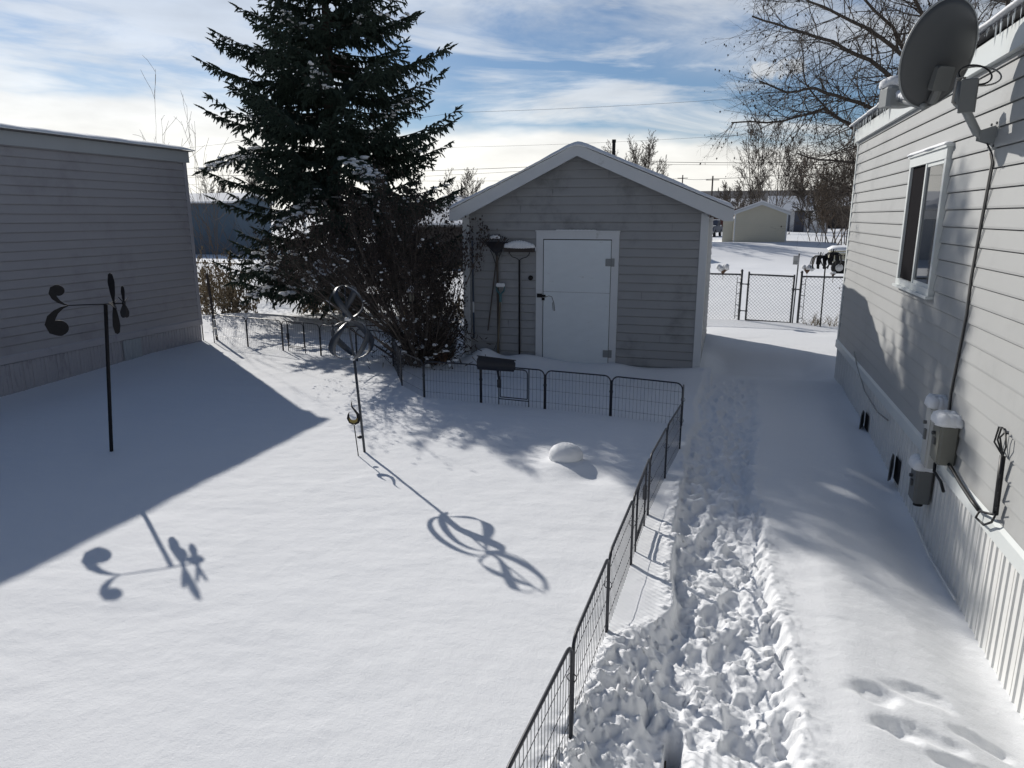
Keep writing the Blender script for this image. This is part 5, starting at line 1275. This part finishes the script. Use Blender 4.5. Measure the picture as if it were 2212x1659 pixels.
# ------------------------------------------------------------------ satellite dish on the right home
dc = at(2027, 117, y=5.40)
t = thing('satellite_dish', 'grey satellite dish on a bent arm fixed to the right home wall', 'satellite dish', dc)
D0 = dc
nrm = Vector((-.40, .86, .30)).normalized(); upv = Vector((0, 0, 1)); sx_ = nrm.cross(upv).normalized(); uy = sx_.cross(nrm).normalized()
Md = Matrix((( sx_.x, uy.x, nrm.x, 0), (sx_.y, uy.y, nrm.y, 0), (sx_.z, uy.z, nrm.z, 0), (0, 0, 0, 1)))
rx, ry, dp_ = .243, .315, .048
V = []; F = []; n, k_ = 40, 8
for side, off in ((0, 0), (1, .006)):
    for j_ in range(k_+1):
        q = j_/k_
        for i_ in range(n): V.append(Md @ Vector((rx*q*math.cos(2*PI*i_/n), ry*q*math.sin(2*PI*i_/n), dp_*(q*q-1)+off)))
rim = len(V)
S0 = (k_+1)*n
for j_ in range(k_):
    for i_ in range(n):
        a = j_*n+i_; b = j_*n+(i_+1) % n; F.append((a, b, b+n, a+n)); F.append((a+S0, a+n+S0, b+n+S0, b+S0))
for i_ in range(n): a = k_*n+i_; b = k_*n+(i_+1) % n; F.append((a, b, b+S0, a+S0))
me = bpy.data.meshes.new('reflector'); me.from_pydata([tuple(q) for q in V], [], F); me.update(); shade(me); link('reflector', me, MAT['dish'], t)
m = MB(); m.tube([Md @ Vector((rx*1.003*math.cos(a_), ry*1.003*math.sin(a_), .004)) for a_ in np.linspace(0, 2*PI, 49)], .007, 6, False); m.build('rim', MAT['dishp'], t, True)
lo = lambda p: Vector(p)-D0
bk = Md @ Vector((.02, -.12, -.055))
m = MB(); m.bbox(-.06, .055, -.075, .07, -.085, -.03, .01, Matrix.Translation(Md @ Vector((.03, -.13, 0))) @ Md); m.tube([Md @ Vector((.03, -.19, -.06)), Md @ Vector((.04, -.28, -.03))], .03, 8); m.build('bracket', MAT['boxd'], t)
m = MB(); br_ = lo(at(2092, 205, y=5.16)); m.bbox(-.045, .045, -.02, .02, -.10, .09, .006, Matrix.Translation(br_) @ Matrix.Rotation(R(-20), 4, 'Z')); m.build('side_plate', MAT['boxd'], t)
wallp = Vector((XR-.02, at(2150, 292, x=XR).y, at(2150, 292, x=XR).z)); el_ = at(2068, 222, y=5.22); tp_ = at(2074, 178, y=5.24)
arm = MB(); arm.tube([lo(wallp+Vector((-.05, 0, .0))), lo(wallp+Vector((-.09, -.005, .02))), lo(el_.lerp(wallp, .25)), lo(el_), lo(tp_)], .026, 10); arm.build('arm', MAT['dishp'], t, True)
m = MB(); wl_ = lo(wallp); m.bbox(wl_.x+.012, wl_.x+.024, wl_.y-.075, wl_.y+.075, wl_.z-.09, wl_.z+.09, .004)
for s_ in (-1, 1): m.prism([(0, -.06), (0, .06), (-.09, .03), (-.09, -.03)], .005, Matrix.Translation((wl_.x+.012, wl_.y+s_*.035, wl_.z)))
m.build('wall_foot', MAT['dishp'], t)
for dy_, dz_ in ((-.05, .07), (.05, .07), (-.05, -.07), (.05, -.07)): MB().tube([(wl_.x+.0, wl_.y+dy_, wl_.z+dz_), (wl_.x+.014, wl_.y+dy_, wl_.z+dz_)], .009, 6).build('bolt', MAT['galvd'], t)
lnb = at(1936, 212, y=5.86); b0_ = dc+Md @ Vector((0, -ry*.98, -.02))
m = MB(); m.tube([lo(b0_), lo(b0_.lerp(lnb, .5)), lo(lnb)], [.024, .022, .02], 8); m.build('feed_arm', MAT['dishp'], t, True)
m = MB(); dl = lo(lnb); m.bbox(-.095, .095, -.06, .07, -.07, .065, .02, Matrix.Translation(dl+Vector((0, 0, .01))) @ Matrix.Rotation(R(20), 4, 'Z')); m.tube([dl+Vector((-.02, -.04, .0)), dl+Vector((.03, -.10, .0))], .028, 10); m.build('feed_head', MAT['dishp'], t)
q = MB()
for k in range(9): q.blob(dl+Vector((-.06+.017*k, .01-.006*k, .085+.006*(k % 3))), .062, .055, .052, 9, 6, .08, -.3)
for k in range(9): q.blob(lo(lnb.lerp(b0_, .15+k*.085))+Vector((0, 0, .030)), .045, .045, .034, 8, 5, .1, -.3)
q.build('snow_cap', MAT['snowcap'], t, True)
o = ic.copy(); o.name = 'icicle'; COL.objects.link(o); o.parent = t; o.location = dl+Vector((-.03, 0, -.045)); o.scale = (.006, .006, .11)
cb_ = lo(tp_)+Vector((.0, 0, .02))
def loop(c_, r_, sq, tilt, mt, rad=.0055):
    P = [c_+Vector((r_*math.cos(a_)+r_*.9, .10*math.sin(a_), r_*sq*math.sin(a_)+.02)) for a_ in np.linspace(R(200), R(-150), 26)]; MB().tube(P, rad, 6).build('cable_loop', mt, t, True)
loop(cb_, .085, .85, 0, MAT['cable']); loop(cb_+Vector((.0, .02, -.005)), .115, .62, 0, MAT['cableg'], .005)
MB().tube([lo(tp_)+Vector((.02, -.03, .02)), lo(tp_)+Vector((-.03, -.035, .02)), lo(el_)+Vector((-.035, -.03, .0)), lo(el_.lerp(wallp, .25))+Vector((-.01, -.035, 0))], .007, 6).build('cable', MAT['cableg'], t, True)
# cable running down the wall
P = [wallp+Vector((-.02, .0, -.05)), at(2142, 330, x=XR-.02), at(2146, 352, x=XR-.02), at(2122, 480, x=XR-.02), at(2100, 600, x=XR-.02), at(2090, 680, x=XR-.02), at(2068, 790, x=XR-.02), at(2056, 850, x=XR-.02), at(2051, 895, x=XR-.02), at(2046, 930, x=XR-.03)]
o = MB().tube(P, .0055, 6).build('wall_cable', MAT['cable'], None, True); tag(o, 'black cable running down the white wall from the dish', 'cable')
P = [q+Vector((-.003, .028, 0)) for q in P[1:]]
o = MB().tube(P, .0055, 6).build('wall_cable', MAT['cableg'], None, True); tag(o, 'grey cable beside the black one on the white wall', 'cable')
# utility boxes
def ubox(label, c, w, h, d, mt, snow, knobs=True, snowh=.07):
    t = thing('utility_box', label, 'utility box', (XR-.012, c[0], c[1]))
    m = MB(); m.bbox(-d, 0, -w/2, w/2, 0, h, .012); m.box(-d-.008, -d+.0, -w/2+.012, w/2-.012, .015, h-.015); m.build('case', mt, t)
    k = MB(); k.box(-d-.022, -d-.008, -.018, .018, h*.45, h*.62); k.tube([(-d-.01, .02, h*.72), (-d-.03, .02, h*.72)], .014, 8); k.build('hasp', MAT['galvd'] if mt is not MAT['boxw'] else MAT['boxd'], t)
    if snow:
        q = MB(); 
        for a in range(4):
            for b in range(3): q.blob((-d*.15-d*.35*b, -w*.36+w*.24*a, h+.012), w*.33, w*.3, snowh*random.uniform(.85, 1.1), 10, 7, .08, -.15)
        q.build('snow_cap', MAT['snowcap'], t, True)
    return t
ubox('tall pale utility cabinet with snow cap on the white wall', (5.76, .47), .15, .46, .09, MAT['boxw'], True)
ubox('olive grey meter box with snow cap below the wall cable', (5.44, .61), .18, .28, .11, MAT['boxg'], True)
t = ubox('dark grey meter box lowest, hung on the skirting', (5.86, .15), .17, .27, .11, MAT['boxd'], True)
MB().tube([(-.06, 0, -.04), (-.06, 0, .01)], .035, 10).build('conduit_hub', MAT['dark'], t)
o = MB().tube([at(u, v, x=XR-.05) for u, v in ((2034, 985), (2020, 1000), (2018, 1018), (2032, 1040), (2038, 1062))], .011, 6).build('cable_bundle', MAT['cable'], None, True); tag(o, 'black cable hooking down from the olive meter box', 'cable')
P = [(XR-.06, 5.68, .50), (XR-.07, 5.60, .44), (XR-.065, 5.45, .40), (XR-.05, 5.30, .42), at(2085, 1045, x=XR-.05), at(2112, 1085, x=XR-.05), at(2140, 1118, x=XR-.05)]
P = [at(u, v, x=XR-.05) for u, v in ((2036, 985), (2045, 998), (2056, 1012), (2075, 1045), (2098, 1080), (2114, 1102))]
t = thing('cable_run', 'black cables along the skirting cap rising to a taped bundle', 'cable', (XR-.03, 4.6, .5))
lo2 = lambda q: Vector(q)-Vector((XR-.03, 4.6, .5))
MB().tube([lo2(q) for q in P], .012, 6).build('cable', MAT['cable'], t, True)
e0 = at(2116, 1104, x=XR-.05); e1 = at(2150, 1112, x=XR-.05)
MB().tube([lo2(q) for q in (e0, at(2130, 1108, x=XR-.06), e1)], .008, 6).build('cable', MAT['cable'], t, True)
MB().tube([lo2(q) for q in (e0, at(2108, 1118, x=XR-.06), at(2125, 1134, x=XR-.06), at(2142, 1128, x=XR-.06), e1)], .007, 6).build('cable', MAT['cable'], t, True)
v0, v1 = at(2150, 1112, x=XR-.04), at(2166, 985, x=XR-.04)
MB().tube([lo2(v0), lo2(v1)], .016, 7).build('riser_bundle', MAT['cable'], t, True)
for uu in ((2155, 950, 2163, 925), (2160, 945, 2170, 935), (2148, 955, 2158, 922)): MB().tube([lo2(v1), lo2(at(uu[0], uu[1], x=XR-.05)), lo2(at(uu[2], uu[3], x=XR-.035)), lo2(at(uu[2]+8, uu[3]+2, x=XR-.03))], .0055, 5).build('cable', MAT['cable'], t, True)
MB().tube([lo2(v1), lo2(at(2173, 965, x=XR-.04)), lo2(at(2172, 930, x=XR-.04))], .005, 5).build('cable', MAT['cable'], t, True)
for f_ in (.05, .3, .6, .95):
    q = lo2(v0.lerp(v1, f_)); MB().tube([q, q+Vector((-.02, -.05, .05))], .004, 4).build('cable_tie', MAT['cable'], t)
# grey cable sagging over the skirting near the far end
o = MB().tube([at(1845, 760, x=XR-.03), at(1850, 785, x=XR-.03), at(1868, 845, x=XR-.03), at(1895, 890, x=XR-.03), at(1918, 908, x=XR-.035)], .007, 6).build('skirting_cable', MAT['cableg'], None, True); tag(o, 'thin grey cable sagging across the far white skirting', 'cable')
# step board edge in the trodden snow
t = thing('step_board', 'snow buried wooden step with one dark edge at the bottom of the photo', 'step')
MB().box(-.38, -.118, 1.9, 2.93, -.42, -.19).build('board', MAT['fenceb'], t)
S.cycles.max_bounces = 6; S.cycles.diffuse_bounces = 3
